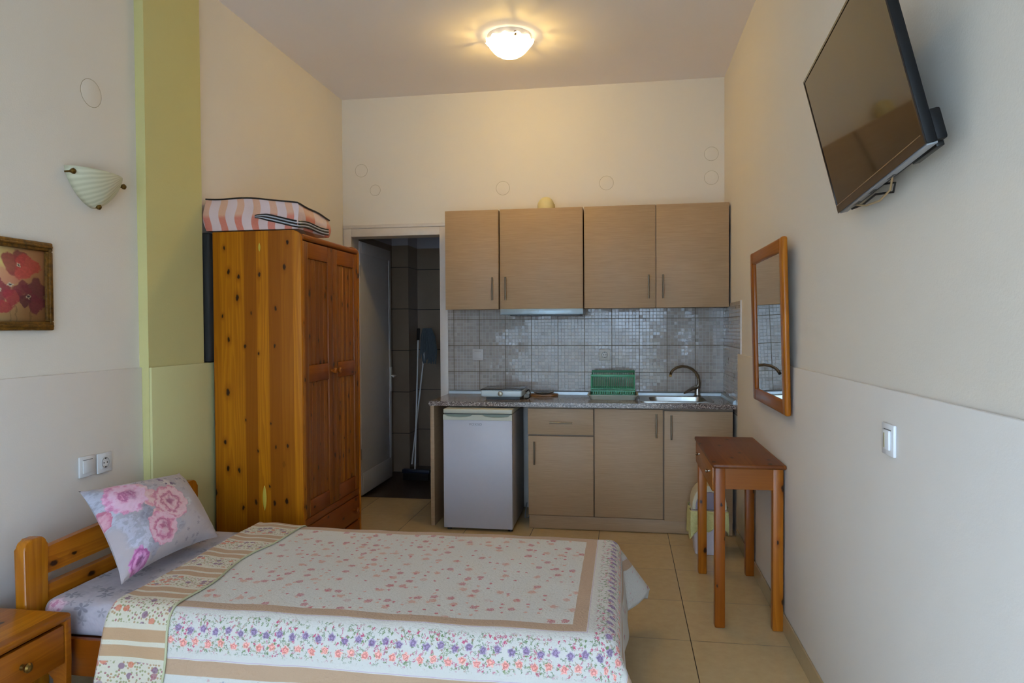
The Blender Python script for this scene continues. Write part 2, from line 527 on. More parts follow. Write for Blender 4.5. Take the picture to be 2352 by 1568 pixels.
# back-splash tiles, wall and return on the right wall
m = M()
m.box(-1.345, XR - 0.008, YB - 0.008, YB, 0.80, 1.515)
m.box(XR - 0.008, XR, 4.50, YB, 0.80, 1.534)
struct(m, 'trim_5', m_mosaic)
m = M(); m.box(XR - 0.009, XR + 0.001, 4.494, 4.50, 1.2, 1.538); struct(m, 'trim_6', m_frame)

# bathroom beyond the doorway
m = M()
m.box(-3.2, -1.2, 5.392, 6.9, -0.14, -0.012); struct(m, 'floor_bathroom', m_bfloor)
m = M()
m.box(-2.30, -2.2, 5.38, 6.45, -0.02, 2.55)
m.box(-2.30, -2.037, 6.45, 6.85, -0.02, 2.55)
m.box(-2.037, -1.2, 6.75, 6.85, -0.02, 2.55)
m.box(-1.25, -1.2, 5.38, 6.75, -0.02, 2.55)
struct(m, 'wall_bathroom', m_btile)
m = M(); m.box(-2.3, -1.2, 5.38, 6.85, 2.55, 2.65); struct(m, 'ceiling_bathroom', m_ceil)

# door frame
m = M()
fy0, fy1 = YB - 0.014, 5.392
m.box(DX0 - 0.064, DX0, fy0, YB, 0, DZ + 0.064, 0.003)
m.box(DX1, DX1 + 0.062, fy0, YB, 0, DZ + 0.064, 0.003)
m.box(DX0, DX1, fy0 + 0.0005, YB, DZ, DZ + 0.0635, 0.003)
m.box(DX0 - 0.066, DX1 + 0.06, fy0 - 0.004, YB, DZ + 0.064, DZ + 0.09, 0.002)
m.box(DX0 - 0.012, DX0, YB, fy1, 0, DZ)
m.box(DX1, DX1 + 0.012, YB, fy1, 0, DZ)
m.box(DX0 - 0.012, DX1 + 0.012, YB, fy1, DZ, DZ + 0.012)
struct(m, 'trim_7', m_frame, smooth=True)
# door leaf, opened at a right angle into the bathroom
m_leaf = plain('grey_white_door_paint', srgb(206, 202, 204), 0.35)
d = bpy.data.objects.new('door_1', None); COL.objects.link(d); d.location = (-2.115, 5.40, 0)
d['_o'] = [-2.115, 5.40, 0]; d['kind'] = 'structure'; d['label'] = 'open white door standing in the dark doorway'
m = M()
m.box(-2.150, -2.112, 5.40, 6.155, 0.006, 2.085, 0.003)
m.box(-2.112, -2.106, 5.42, 6.13, 0.02, 0.19, 0.002)
m.box(-2.112, -2.106, 5.42, 6.13, 1.99, 2.07, 0.002)
m.box(-2.112, -2.104, 6.085, 6.135, 0.19, 1.99, 0.003)
m.obj('door_leaf', m_leaf, d)
m = M(); m.box(-2.106, -2.097, 6.09, 6.13, 0.80, 1.02, 0.002)
hp = m.obj('handle_plate', m_white_pl, d)
m = M(); m.tube([(-2.097, 6.11, 0.94), (-2.06, 6.11, 0.94), (-2.052, 6.10, 0.94), (-2.05, 6.02, 0.94)], 0.008)
m.obj('handle', m_white_pl, hp)
for z in (0.3, 1.8):
    m = M(); m.cyl((-2.117, 5.398, z), (-2.117, 5.398, z + 0.09), 0.007); m.obj('hinge', m_steel, d)

# ------------------------------------------------------------------ painted-over junction covers on the walls
m_gap = plain('paint_crack', srgb(150, 136, 104), 0.8)
def cover(x, y, z, axis, r, label):
    t = thing('junction_cover', (x, y, z), label, 'wall cover', 'round painted junction covers')
    def T(v):
        if axis == 'y': return Vector((x + v.x, y - v.z, z + v.y))
        if axis == '-x': return Vector((x - v.z, y + v.x, z + v.y))
        return Vector((x + v.z, y + v.x, z + v.y))
    m = M()
    m.lathe([(0.0, 0.0), (r - 0.001, 0.0), (r - 0.001, 0.0004), (r - 0.003, 0.0012), (0.0, 0.0012)], (0, 0, 0), 'z', 36)
    for v in m.bm.verts: v.co = T(v.co)
    m.obj('cover_disc', m_wall, t)
    m = M()
    m.lathe([(r - 0.001, 0.0), (r - 0.001, 0.0007), (r + 0.0006, 0.0007), (r + 0.0006, 0.0)], (0, 0, 0), 'z', 36)
    for v in m.bm.verts: v.co = T(v.co)
    m.obj('cover_edge', m_gap, t)
cover(-2.034, YB, 2.617, 'y', 0.05, 'round painted cover on back wall, leftmost above the doorway')
cover(-1.921, YB, 2.459, 'y', 0.042, 'round painted cover just above the doorway, lower of the left pair')
cover(-0.903, YB, 2.438, 'y', 0.052, 'round painted cover above the left wall cabinets, left of the dome')
cover(-0.12, YB, 2.448, 'y', 0.052, 'round painted cover above the cabinets, right of the dome')
cover(0.637, YB, 2.63, 'y', 0.05, 'round painted cover near the right corner, upper of the pair')
cover(0.637, YB, 2.457, 'y', 0.05, 'round painted cover near the right corner, lower of the pair')
cover(XL, 2.635, 2.372, 'x', 0.058, 'round painted cover on left wall above the glass wall lamp')
cover(XR, 1.87, 2.315, '-x', 0.045, 'round painted cover on right wall behind the top of the television')

# ------------------------------------------------------------------ ceiling lamp
LX, LY = -0.69, 4.285
t = thing('ceiling_lamp', (LX, LY, ZC), 'lit frosted glass bowl lamp on the ceiling', 'lamp')
m = M()
m.lathe([(0.0, -0.0002), (0.134, -0.0002), (0.137, -0.006), (0.136, -0.033), (0.132, -0.035), (0.128, -0.030), (0.0, -0.028)], (LX, LY, ZC), 'z', 64)
m.obj('ceiling_plate', plain('lamp_plate_enamel', srgb(214, 210, 208), 0.4), t)
prof = [(0.002, -0.135), (0.03, -0.133), (0.06, -0.123), (0.088, -0.106), (0.110, -0.085), (0.127, -0.064), (0.140, -0.048), (0.149, -0.037)]
def ruf(r, h, a):
    k = max(0.0, (r - 0.08) / 0.066)
    return r * (1 + 0.03 * k * math.cos(12 * a)), h + 0.007 * k * math.cos(12 * a + 0.6)
def mat_bowl():
    b = NB('glowing_frosted_glass')
    tr = b.n('ShaderNodeBsdfTransparent'); tr.inputs[0].default_value = (1, 0.96, 0.9, 1)
    e = b.n('ShaderNodeEmission'); e.inputs[0].default_value = (1.0, 0.84, 0.56, 1); e.inputs[1].default_value = 8.0
    df = b.n('ShaderNodeBsdfTranslucent'); df.inputs[0].default_value = (0.9, 0.88, 0.82, 1)
    a = b.n('ShaderNodeAddShader')
    b.nt.links.new(e.outputs[0], a.inputs[0]); b.nt.links.new(df.outputs[0], a.inputs[1])
    mx = b.n('ShaderNodeMixShader'); mx.inputs[0].default_value = 0.40
    b.nt.links.new(tr.outputs[0], mx.inputs[1]); b.nt.links.new(a.outputs[0], mx.inputs[2])
    return b.done(mx.outputs[0])
m = M(); m.lathe(prof, (LX, LY, ZC), 'z', 96, ruf)
m.obj('glass_bowl', mat_bowl(), t)
for a in (-1.15, 2.9, 0.9):
    cx, cy = LX + 0.137 * math.cos(a), LY + 0.137 * math.sin(a)
    m = M(); m.box(cx - 0.007, cx + 0.007, cy - 0.007, cy + 0.007, ZC - 0.05, ZC - 0.024, 0.002)
    m.tube([(cx, cy, ZC - 0.03), (LX + 0.11 * math.cos(a), LY + 0.11 * math.sin(a), ZC - 0.02)], 0.003, 8)
    m.obj('clip', m_brass, t)
for sx in (-1, 1):
    m = M(); m.lathe([(0.0, -0.010), (0.010, -0.009), (0.015, -0.004), (0.012, 0.003), (0.008, 0.010), (0.0, 0.011)], (LX + sx * 0.045, LY, ZC - 0.041), 'z', 16)
    for v in m.bm.verts: pass
    b = NB('bulb_glow'); e = b.n('ShaderNodeEmission'); e.inputs[0].default_value = (*LAMP_COL, 1); e.inputs[1].default_value = 30
    m.obj('bulb', b.done(e.outputs[0]), t)
    ld = bpy.data.lights.new('bulb_light', 'POINT'); ld.energy = LAMP_W; ld.color = LAMP_COL; ld.shadow_soft_size = 0.012
    lo = bpy.data.objects.new('bulb_light', ld); COL.objects.link(lo); lo.parent = t; lo.location = (sx * 0.045, 0, -0.066)

# ------------------------------------------------------------------ wall lamp (unlit shell)
SX, SY, SZ = XL, 2.635, 2.035
t = thing('wall_lamp', (SX, SY, SZ), 'unlit ribbed glass shell wall lamp with brass clips on left wall', 'lamp')
def mat_shell():
    b = NB('ribbed_frosted_glass')
    s3 = b.sep(b.co())
    ang = b.m('ARCTAN2', b.m('SUBTRACT', 0.13, s3[1]), b.m('SUBTRACT', 0.02, s3[2]))
    rib = b.m('SINE', b.m('ADD', b.m('MULTIPLY', ang, 70.0), b.m('MULTIPLY', b.noise(b.co(), 9.0), 5.0)))
    c = b.mix(b.step(rib, -1.0, 1.0, 0.0, 1.0), srgb(192, 188, 160), srgb(208, 204, 178))
    return b.done(b.bsdf(c, 0.35, normal=b.bump(rib, 0.2, 0.0015), coat=0.3))
def shell(u, v):
    a = PI * u                      # around the outline, near end -> tip -> far end
    rho = 1.0 - (1.0 - v) ** 1.0
    ca, sa = math.cos(a), math.sin(a)
    R = (abs(ca / 0.150) ** 1.55 + abs(sa / 0.150) ** 1.55) ** (-1 / 1.55)
    y = -0.006 - rho * R * ca
    z = -rho * R * sa + 0.012 * (1 - rho) * 0
    x = 0.003 + 0.085 * max(0.0, 1 - rho ** 2.3) ** 0.6
    return Vector((SX + x, SY + y, SZ + z))
m = M(); m.grid(shell, 48, 24)
o = m.obj('glass_shade', mat_shell(), t)
md = o.modifiers.new('thick', 'SOLIDIFY'); md.thickness = 0.004
for (y, z, dx) in ((2.487, 2.012, 0.03), (2.632, 1.893, 0.022), (2.785, 2.008, 0.02)):
    m = M(); m.lathe([(0.0, 0.0), (0.006, 0.0), (0.006, 0.006), (0.011, 0.009), (0.012, 0.016), (0.007, 0.022), (0.0, 0.024)], (XL + dx - 0.005, y, z), 'x', 20)
    m.cyl((XL + 0.0005, y, z), (XL + dx, y, z), 0.004)
    m.obj('brass_clip', m_brass, t)

# ------------------------------------------------------------------ painting of poppies
PY0, PY1, PZ0, PZ1 = 1.985, 2.398, 1.374, 1.712
t = thing('framed_painting', (XL, (PY0 + PY1) / 2, PZ0), 'framed painting of red and purple poppies on left wall', 'painting')
def mat_goldframe():
    b = NB('antique_gold_wood')
    n = b.noise(b.co(), 55.0, 5.0, 0.7)
    c = b.ramp(n, [(0.3, srgb(52, 34, 12)), (0.55, srgb(110, 74, 24)), (0.75, srgb(140, 100, 40))])
    return b.done(b.bsdf(c, 0.4, 0.2))
m_gf = mat_goldframe()
fwid = 0.034
for (y0, y1, z0, z1, nm) in ((PY0, PY1, PZ1 - fwid, PZ1, 0), (PY0, PY1, PZ0, PZ0 + fwid, 0), (PY0, PY0 + fwid, PZ0 + fwid, PZ1 - fwid, 0), (PY1 - fwid, PY1, PZ0 + fwid, PZ1 - fwid, 0)):
    m = M(); m.box(XL + 0.001, XL + 0.022, y0, y1, z0, z1, 0.005)
    if y1 - y0 > 0.2: m.box(XL + 0.018, XL + 0.026, y0 + 0.004, y1 - 0.004, z0 + 0.012, z1 - 0.012, 0.003)
    else: m.box(XL + 0.018, XL + 0.026, y0 + 0.012, y1 - 0.012, z0 - 0.01, z1 + 0.01, 0.003)
    m.obj('frame_side', m_gf, t)
def blob(b, uvx, uvy, cx, cy, r, lobes=5, ph=0.0, amp=0.2, soft=0.12, wob=None):
    dx = b.m('SUBTRACT', uvx, cx); dy = b.m('SUBTRACT', uvy, cy)
    d = b.m('SQRT', b.m('ADD', b.m('MULTIPLY', dx, dx), b.m('MULTIPLY', dy, dy)))
    a = b.m('ARCTAN2', dy, dx)
    rr = b.m('MULTIPLY', b.m('ADD', 1.0, b.m('MULTIPLY', b.m('SINE', b.m('ADD', b.m('MULTIPLY', a, float(lobes)), ph)), amp)), r)
    q = b.m('DIVIDE', d, rr)
    if wob is not None: q = b.m('ADD', q, wob)
    return b.step(q, 1.0, 1.0 - soft), q, a
def mute(c, k=0.82):
    return tuple(x * k + 0.03 for x in c[:3]) + (1,)
def mat_poppies():
    b = NB('poppy_painting')
    s3 = b.sep(b.co('UV'))
    n1 = b.noise(b.co('UV'), 7.0, 4.0, 0.65)
    n2 = b.noise(b.co('UV'), 28.0, 4.0, 0.7)
    u = b.m('ADD', s3[0], b.m('MULTIPLY', b.m('SUBTRACT', n1, 0.5), 0.12))
    w = b.m('ADD', s3[1], b.m('MULTIPLY', b.m('SUBTRACT', b.noise(b.co('UV'), 6.0, 3.0), 0.5), 0.12))
    c = b.mix(s3[0], srgb(214, 186, 128), srgb(176, 128, 96))
    lg, _, _ = blob(b, u, w, 0.42, 0.72, 0.35, 2, 0, 0.1, 0.9)
    c = b.mix(b.m('MULTIPLY', lg, 0.8), c, srgb(226, 208, 130))
    c = b.mix(b.step(w, 0.3, 0.05, 0.0, 0.7), c, srgb(168, 130, 84))
    pk, _, _ = blob(b, u, w, 0.52, 0.58, 0.2, 3, 1, 0.3, 0.5)
    c = b.mix(b.m('MULTIPLY', pk, 0.7), c, srgb(206, 130, 116))
    for k, x in enumerate((0.38, 0.55, 0.62, 0.8)):
        st = b.step(b.m('ABSOLUTE', b.m('SUBTRACT', u, x)), 0.012, 0.004)
        c = b.mix(b.m('MULTIPLY', b.m('MULTIPLY', st, b.step(w, 0.35, 0.28)), 0.5), c, srgb(120, 92, 60))
    fl = [(0.68, 0.88, 0.10, 3, 0.5, srgb(122, 30, 46)), (0.60, 0.78, 0.15, 3, 0.0, srgb(148, 34, 46)), (0.76, 0.76, 0.17, 3, 2.0, srgb(192, 56, 56)),
          (0.72, 0.66, 0.11, 2, 1.0, srgb(200, 74, 70)), (0.10, 0.62, 0.17, 5, 0.7, srgb(184, 48, 52)),
          (0.40, 0.40, 0.18, 4, 1.0, srgb(140, 28, 50)), (0.58, 0.34, 0.12, 3, 0.0, srgb(168, 36, 56)), (0.46, 0.20, 0.10, 2, 1.5, srgb(176, 38, 46)),
          (0.18, 0.32, 0.16, 5, 0.2, srgb(170, 44, 56)),
          (0.86, 0.42, 0.17, 5, 0.4, srgb(108, 22, 58)), (0.70, 0.44, 0.11, 4, 2.0, srgb(128, 24, 54)), (0.88, 0.26, 0.13, 3, 1.2, srgb(124, 26, 66)), (0.74, 0.28, 0.09, 3, 0.2, srgb(98, 20, 50))]
    for (cx, cy, r, l, ph, colr) in fl:
        f, q, a = blob(b, u, w, cx, cy, r, l, ph, 0.18, 0.2, b.m('MULTIPLY', b.m('SUBTRACT', n2, 0.5), 0.35))
        colr = mute(colr)
        sh = b.mix(b.step(n2, 0.3, 0.75), colr, tuple(min(1, x * 1.35) for x in colr[:3]) + (1,))
        c = b.mix(b.m('MULTIPLY', f, 0.9), c, sh)
    for (cx, cy) in ((0.665, 0.76), (0.78, 0.34), (0.56, 0.50), (0.42, 0.42)):
        f, q, a = blob(b, u, w, cx, cy, 0.035, 4, 0, 0.2, 0.4)
        c = b.mix(f, c, srgb(204, 196, 176))
        f, q, a = blob(b, u, w, cx, cy, 0.018, 3, 0, 0.2, 0.4)
        c = b.mix(f, c, srgb(60, 56, 70))
    return b.done(b.bsdf(c, 0.6, normal=b.bump(n2, 0.2, 0.002)))
m = M()
m.grid(lambda u, v: Vector((XL + 0.010, PY0 + fwid - 0.004 + u * (PY1 - PY0 - 2 * fwid + 0.008), PZ0 + fwid - 0.004 + v * (PZ1 - PZ0 - 2 * fwid + 0.008))), 2, 2, uvf=lambda u, v: (u, v))
o = m.obj('canvas', mat_poppies(), t)
md = o.modifiers.new('thick', 'SOLIDIFY'); md.thickness = 0.006; md.offset = 0

# ------------------------------------------------------------------ switches and sockets
m_plate = plain('switch_plastic', srgb(216, 214, 214), 0.3)
m_plate_b = plain('switch_plastic_bright', srgb(236, 236, 240), 0.25)
def plate(name, cx, cy, cz, side, w, label, cat, mat, kind):
    """side: 'L' faces +x, 'R' faces -x, 'B' faces -y"""
    def T(a, b_, h):
        if side == 'L': return Vector((cx + h, cy + a, cz + b_))
        if side == 'R': return Vector((cx - h, cy - a, cz + b_))
        return Vector((cx + a, cy - h, cz + b_))
    t = thing(name, (cx, cy, cz), label, cat)
    def bx(mm, a0, a1, b0, b1, h0, h1, bev=0.0):
        vs = mm.box(a0, a1, b0, b1, h0, h1, bev)
        for v in vs: v.co = T(v.co.x, v.co.y, v.co.z)
    h = w / 2
    m = M(); bx(m, -h, h, -h, h, 0.0005, 0.009, 0.003)
    m.obj('cover_plate', mat, t)
    q = h * 0.62
    if kind == 'switch':
        m = M(); bx(m, -q, q, -q, q, 0.009, 0.0125, 0.0015)
        ro = m.obj('rocker', mat, t)
        m = M(); bx(m, -q, q, q - 0.001, q + 0.0015, 0.0088, 0.0098); m.obj('shadow_gap', m_dark, ro)
    elif kind == 'card':
        m = M(); bx(m, -q * 0.9, q * 1.0, -q, q, 0.009, 0.016, 0.003)
        ro = m.obj('rocker', mat, t)
        m = M(); bx(m, -q * 0.3, q * 0.05, -q * 0.8, q * 0.7, 0.0155, 0.0175, 0.001)
        m.obj('indicator_strip', plain('amber_window', srgb(170, 160, 130), 0.3), ro)
        m = M(); bx(m, -q * 0.9, q, q, q + 0.0015, 0.0088, 0.0100); m.obj('shadow_gap', m_dark, ro)
    else:
        m = M()
        bx(m, -q, q, -q, q, 0.009, 0.011, 0.001)
        so = m.obj('socket_insert', mat, t)
        m = M()
        n = 28
        R1, R0 = q * 0.86, q * 0.80
        vs0 = [m.bm.verts.new(T(R1 * math.cos(2 * PI * k / n), R1 * math.sin(2 * PI * k / n), 0.0112)) for k in range(n)]
        vs1 = [m.bm.verts.new(T(R0 * math.cos(2 * PI * k / n), R0 * math.sin(2 * PI * k / n), 0.0125)) for k in range(n)]
        vs2 = [m.bm.verts.new(T(R0 * 0.96 * math.cos(2 * PI * k / n), R0 * 0.96 * math.sin(2 * PI * k / n), 0.0112)) for k in range(n)]
        for k in range(n):
            m.bm.faces.new((vs0[k], vs0[(k + 1) % n], vs1[(k + 1) % n], vs1[k]))
            m.bm.faces.new((vs1[k], vs1[(k + 1) % n], vs2[(k + 1) % n], vs2[k]))
        m.obj('socket_ring', plain('socket_ring_grey', srgb(130, 128, 126), 0.5), so)
        for (a, b_) in ((-q * 0.36, 0), (q * 0.36, 0)):
            m = M(); bx(m, a - 0.0028, a + 0.0028, b_ - 0.0028, b_ + 0.0028, 0.0105, 0.0118, 0.001); m.obj('pin_hole', m_dark, so)
        for b_ in (-q * 0.72, q * 0.72):
            m = M(); bx(m, -0.003, 0.003, b_ - 0.003, b_ + 0.003, 0.0105, 0.0125); m.obj('earth_clip', m_dark, so)
    return t
plate('light_switch', XLD, 2.555, 0.811, 'L', 0.086, 'white light switch above the bed, left of the socket', 'switch', m_plate, 'switch')
plate('wall_socket', XLD, 2.653, 0.808, 'L', 0.084, 'white wall socket above the bed, right of the switch', 'socket', m_plate, 'socket')
plate('light_switch', -1.103, YB - 0.008, 1.168, 'B', 0.086, 'beige switch on mosaic tiles above the hotplate', 'switch', plain('beige_switch', srgb(196, 188, 184), 0.35), 'switch')
plate('wall_socket', -0.136, YB - 0.008, 1.168, 'B', 0.084, 'beige socket on mosaic tiles above the dish rack', 'socket', plain('beige_socket', srgb(196, 190, 182), 0.35), 'socket')
plate('light_switch', XRD, 2.015, 1.066, 'R', 0.086, 'white switch on the right wall near the camera', 'switch', m_plate_b, 'card')

# ------------------------------------------------------------------ television
TM = Matrix(((-0.05077457, -0.97164298, -0.2309369), (-0.99788052, 0.03993422, 0.0513783), (0.04069908, -0.23305615, 0.97161125)))
# local: x towards the camera end, +y out of the screen, z up
TC = Vector((0.603, 1.976, 1.955))
TW, TH = 0.735, 0.435
t = thing('television', tuple(TC), 'black flat television tilted down on the right wall', 'television')
def tvobj(m, name, mat, par=t, smooth=True):
    for v in m.bm.verts: v.co = TC + TM @ v.co
    return m.obj(name, mat, par, smooth)
m_tvb = plain('tv_black_plastic', srgb(18, 18, 20), 0.5, spec=0.25)
m = M(); m.box(-TW / 2, TW / 2, -0.024, 0.0, -TH / 2, TH / 2, 0.004)
m.box(-TW / 2 + 0.03, TW / 2 - 0.002, -0.046, -0.022, -TH / 2 + 0.002, -TH / 2 + 0.072, 0.006)
tvobj(m, 'rear_shell', m_tvb)
m = M()
bz = 0.006
m.box(-TW / 2, TW / 2, 0.0, 0.003, TH / 2 - bz, TH / 2)
m.box(-TW / 2, -TW / 2 + bz, 0.0, 0.003, -TH / 2, TH / 2 - bz)
m.box(TW / 2 - bz, TW / 2, 0.0, 0.003, -TH / 2, TH / 2 - bz)
m.box(-TW / 2 + bz, TW / 2 - bz, 0.0, 0.003, -TH / 2, -TH / 2 + 0.022)
tvobj(m, 'bezel', plain('tv_bezel', srgb(40, 28, 22), 0.12, spec=0.7))
b = NB('tv_screen_glass'); nn = b.noise(b.co(), 3.0)
scr = b.done(b.bsdf(b.mix(nn, srgb(24, 17, 11), srgb(28, 20, 13)), 0.05, spec=0.62))
m = M(); m.box(-TW / 2 + bz, TW / 2 - bz, -0.0005, 0.0012, -TH / 2 + 0.022, TH / 2 - bz)
tvobj(m, 'screen', scr)
m = M(); m.box(-TW / 2 + 0.012, TW / 2 - 0.014, 0.002, 0.0042, -TH / 2 + 0.0215, -TH / 2 + 0.0235)
tvobj(m, 'trim_line', plain('champagne_line', srgb(170, 140, 100), 0.3, 0.5))
m = M(); m.box(-TW / 2 + 0.01, TW / 2 - 0.004, -0.0235, -0.001, -TH / 2 - 0.0035, -TH / 2 + 0.001, 0.001)
tvobj(m, 'underside_strip', plain('tv_grey_underside', srgb(150, 152, 158), 0.4))
for x in (-0.25, -0.1, 0.06):
    m = M(); m.box(x, x + 0.05, -0.02, -0.012, -TH / 2 - 0.0042, -TH / 2 - 0.003); tvobj(m, 'vent_slot', m_dark)
m = M(); m.box(0.20, 0.345, -0.043, -0.026, -TH / 2 - 0.008, -TH / 2 + 0.004, 0.002); tvobj(m, 'port_bay', m_dark)
m = M(); m.tube([(-0.25, -0.02, -TH / 2 - 0.004), (-0.2, -0.03, -TH / 2 - 0.02), (-0.1, -0.035, -TH / 2 - 0.03), (0.0, -0.035, -TH / 2 - 0.022), (0.05, -0.03, -TH / 2 + 0.002)], 0.0028, 8)
tvobj(m, 'power_lead', plain('cream_cable', srgb(190, 160, 120), 0.5))
m = M(); m.tube([(-0.3, -0.02, -TH / 2 - 0.006), (-0.22, -0.03, -TH / 2 - 0.012), (-0.1, -0.03, -TH / 2 - 0.010), (0.0, -0.04, -TH / 2 - 0.03), (0.03, -0.04, -TH / 2 - 0.012), (-0.02, -0.03, -TH / 2)], 0.003, 8)
tvobj(m, 'antenna_lead', m_dark)
m = M(); m.box(-0.17, -0.02, -0.06, -0.022, -0.1, 0.1, 0.004)
m.tube([(-0.1, -0.05, 0), (-0.1, -0.085, 0.0)], 0.02, 14)
tvobj(m, 'mount_plate', m_tvb)
m = M(); m.box(XR - 0.02, XR, 1.96, 2.12, 1.88, 2.06, 0.003); m.cyl((XR - 0.065, 2.05, 1.96), (XR - 0.01, 2.05, 1.97), 0.018)
m.obj('wall_bracket', m_tvb, t)

# ------------------------------------------------------------------ mirror
t = thing('wall_mirror', (0.70, 3.47, 0.985), 'rectangular mirror in an orange pine frame on right wall', 'mirror')
m_pine_or = pine('orange_pine_y', 'z', (0.46, 0.150, 0.009), 'y', 0.2, 0.3, 0.0, 0.28)
m_pine_oh = pine('orange_pine_h', 'y', (0.44, 0.140, 0.009), 'z', 0.2, 0.1, 0.0, 0.28)
tilt = Matrix.Rotation(math.radians(-1.35), 3, 'Y')
MP = Vector((0.7, 3.47, 0.985))
MY0, MY1, MZ0, MZ1 = 3.095, 3.842, 0.99, 1.757
def mrot(m):
    for v in m.bm.verts: v.co = MP + tilt @ (v.co - MP)
def rrect(y0, y1, z0, z1, r, n=6):
    pts = []
    for (cy, cz, a0) in ((y1 - r, z1 - r, 0), (y0 + r, z1 - r, PI / 2), (y0 + r, z0 + r, PI), (y1 - r, z0 + r, 1.5 * PI)):
        for k in range(n + 1):
            a = a0 + k * PI / 2 / n
            pts.append((cy + r * math.cos(a), cz + r * math.sin(a)))
    return pts
wm = 0.062
xa, xb = 0.681, 0.706
def stile(y0, y1, z0, z1, mat, corner):
    m = M(); m.box(xa, xb, y0, y1, z0, z1, 0.009, 3)
    mrot(m); return m.obj('frame_rail', mat, t)
stile(MY0, MY0 + wm, MZ0, MZ1, m_pine_or, 0)
stile(MY1 - wm, MY1, MZ0, MZ1, m_pine_or, 0)
stile(MY0 + wm - 0.004, MY1 - wm + 0.004, MZ0 + 0.001, MZ0 + wm, m_pine_oh, 0)
stile(MY0 + wm - 0.004, MY1 - wm + 0.004, MZ1 - wm, MZ1 - 0.001, m_pine_oh, 0)
b = NB('mirror_silver'); nn = b.noise(b.co(), 2.0)
mm_ = b.done(b.bsdf(b.mix(nn, (0.80, 0.82, 0.82, 1), (0.83, 0.84, 0.84, 1)), 0.01, 1.0))
m = M(); m.box(0.692, 0.696, MY0 + wm - 0.008, MY1 - wm + 0.008, MZ0 + wm - 0.008, MZ1 - wm + 0.008)
mrot(m); m.obj('mirror_glass', mm_, t, False)

# ------------------------------------------------------------------ side table
TX0, TX1, TY0, TY1 = 0.410, 0.708, 3.25, 4.0
t = thing('narrow_side_table', ((TX0 + TX1) / 2, 3.62, 0), 'tall narrow pine side table standing under the mirror', 'table')
m_leg = pine('table_leg_pine', 'z', (0.42, 0.125, 0.007), 'x', 0.3, 0.5, 0.25, 0.35)
m_tt = pine('table_top_pine', 'y', (0.25, 0.078, 0.014), 'x', 0.12, 0.9, 0.2, 0.42)
m_ap = pine('apron_pine', 'x', (0.44, 0.145, 0.008), 'z', 0.3, 0.2, 0.0, 0.33)
m_apy = pine('drawer_pine', 'y', (0.32, 0.10, 0.008), 'z', 0.3, 0.7, 0.0, 0.38)
lw = 0.046
for (x, y) in ((TX0, TY0), (TX1 - lw, TY0), (TX0, TY1 - lw), (TX1 - lw, TY1 - lw)):
    m = M(); m.box(x, x + lw, y, y + lw, 0.0, 0.737, 0.006)
    m.obj('leg', m_leg, t)
m = M(); m.prism([(TX0 + lw, 0.637), (TX1 - lw, 0.637), (TX1 - lw, 0.737), (TX0 + lw, 0.737)], 'y', TY0 + 0.006, TY0 + 0.026)
m.obj('apron', m_ap, t)
m = M(); m.box(TX0 + lw, TX1 - lw, TY1 - 0.026, TY1 - 0.006, 0.637, 0.737); m.obj('apron', m_ap, t)
m = M(); m.box(TX1 - 0.026, TX1 - 0.006, TY0 + lw, TY1 - lw, 0.637, 0.737); m.obj('apron', m_apy, t)
m = M(); m.box(TX0 - 0.008, TX0 + 0.012, TY0 + lw, TY1 + 0.012, 0.615, 0.735, 0.006)
dr = m.obj('drawer', m_apy, t)
for y in (3.36, 3.80):
    m = M(); m.lathe([(0.0, 0.0), (0.006, 0.0), (0.004, -0.004), (0.0035, -0.01), (0.008, -0.013), (0.009, -0.018), (0.006, -0.023), (0.0, -0.024)], (TX0 - 0.008, y, 0.697), 'x', 16)
    m.obj('knob', m_chrome, dr)
m = M(); m.box(0.396, 0.714, 3.215, 4.025, 0.737, 0.757, 0.007, 3)
m.obj('table_top', m_tt, t)

# ------------------------------------------------------------------ waste bin with liner
t = thing('waste_bin', (0.51, 4.38, 0), 'white plastic bin with yellow liner behind the side table', 'bin')
m_bin = plain('bin_plastic', srgb(212, 202, 206), 0.35)
m = M()
def rbox(m, cx, cy, w0, d0, z0, w1, d1, z1, n=6, r=0.03, cap=True):
    def ring(w, d_, z):
        return [m.bm.verts.new((cx + p[0], cy + p[1], z)) for p in rrect(-w / 2, w / 2, -d_ / 2, d_ / 2, r, n)]
    a, c = ring(w0, d0, z0), ring(w1, d1, z1)
    N = len(a)
    for k in range(N): m.bm.faces.new((a[k], a[(k + 1) % N], c[(k + 1) % N], c[k]))
    if cap: m.bm.faces.new(list(reversed(a))); m.bm.faces.new(c)
rbox(m, 0.51, 4.37, 0.165, 0.16, 0.002, 0.21, 0.20, 0.27)
m.obj('bin_body', m_bin, t)
b = NB('yellow_liner_plastic')
cn = b.noise(b.co(), 40.0, 4.0, 0.7)
m_lin = b.done(b.bsdf(b.mix(cn, srgb(190, 180, 110), srgb(222, 214, 150)), 0.35, normal=b.bump(cn, 0.8, 0.01)))
m = M()
random.seed(4)
ph = [random.uniform(0, 6.28) for _ in range(6)]
def liner(u, v):
    a = u * 2 * PI
    k = v
    base = 0.112 + 0.005 * math.sin(5 * a + ph[0]) + 0.004 * math.sin(9 * a + ph[1])
    rr = base * (1.0 + 0.10 * k) - 0.006 * k * k * (1 + math.sin(3 * a + ph[2]))
    z = 0.272 - k * (0.13 + 0.035 * math.sin(2 * a + ph[3]) + 0.02 * math.sin(7 * a + ph[4]))
    c, s_ = math.cos(a), math.sin(a)
    q = 1.0 / max(abs(c), abs(s_)) ** 0.92
    return Vector((0.51 + c * rr * q, 4.37 + s_ * rr * q, z))
m.grid(liner, 60, 12, closed_u=True)
o = m.obj('bin_liner', m_lin, t)
md = o.modifiers.new('thick', 'SOLIDIFY'); md.thickness = 0.001
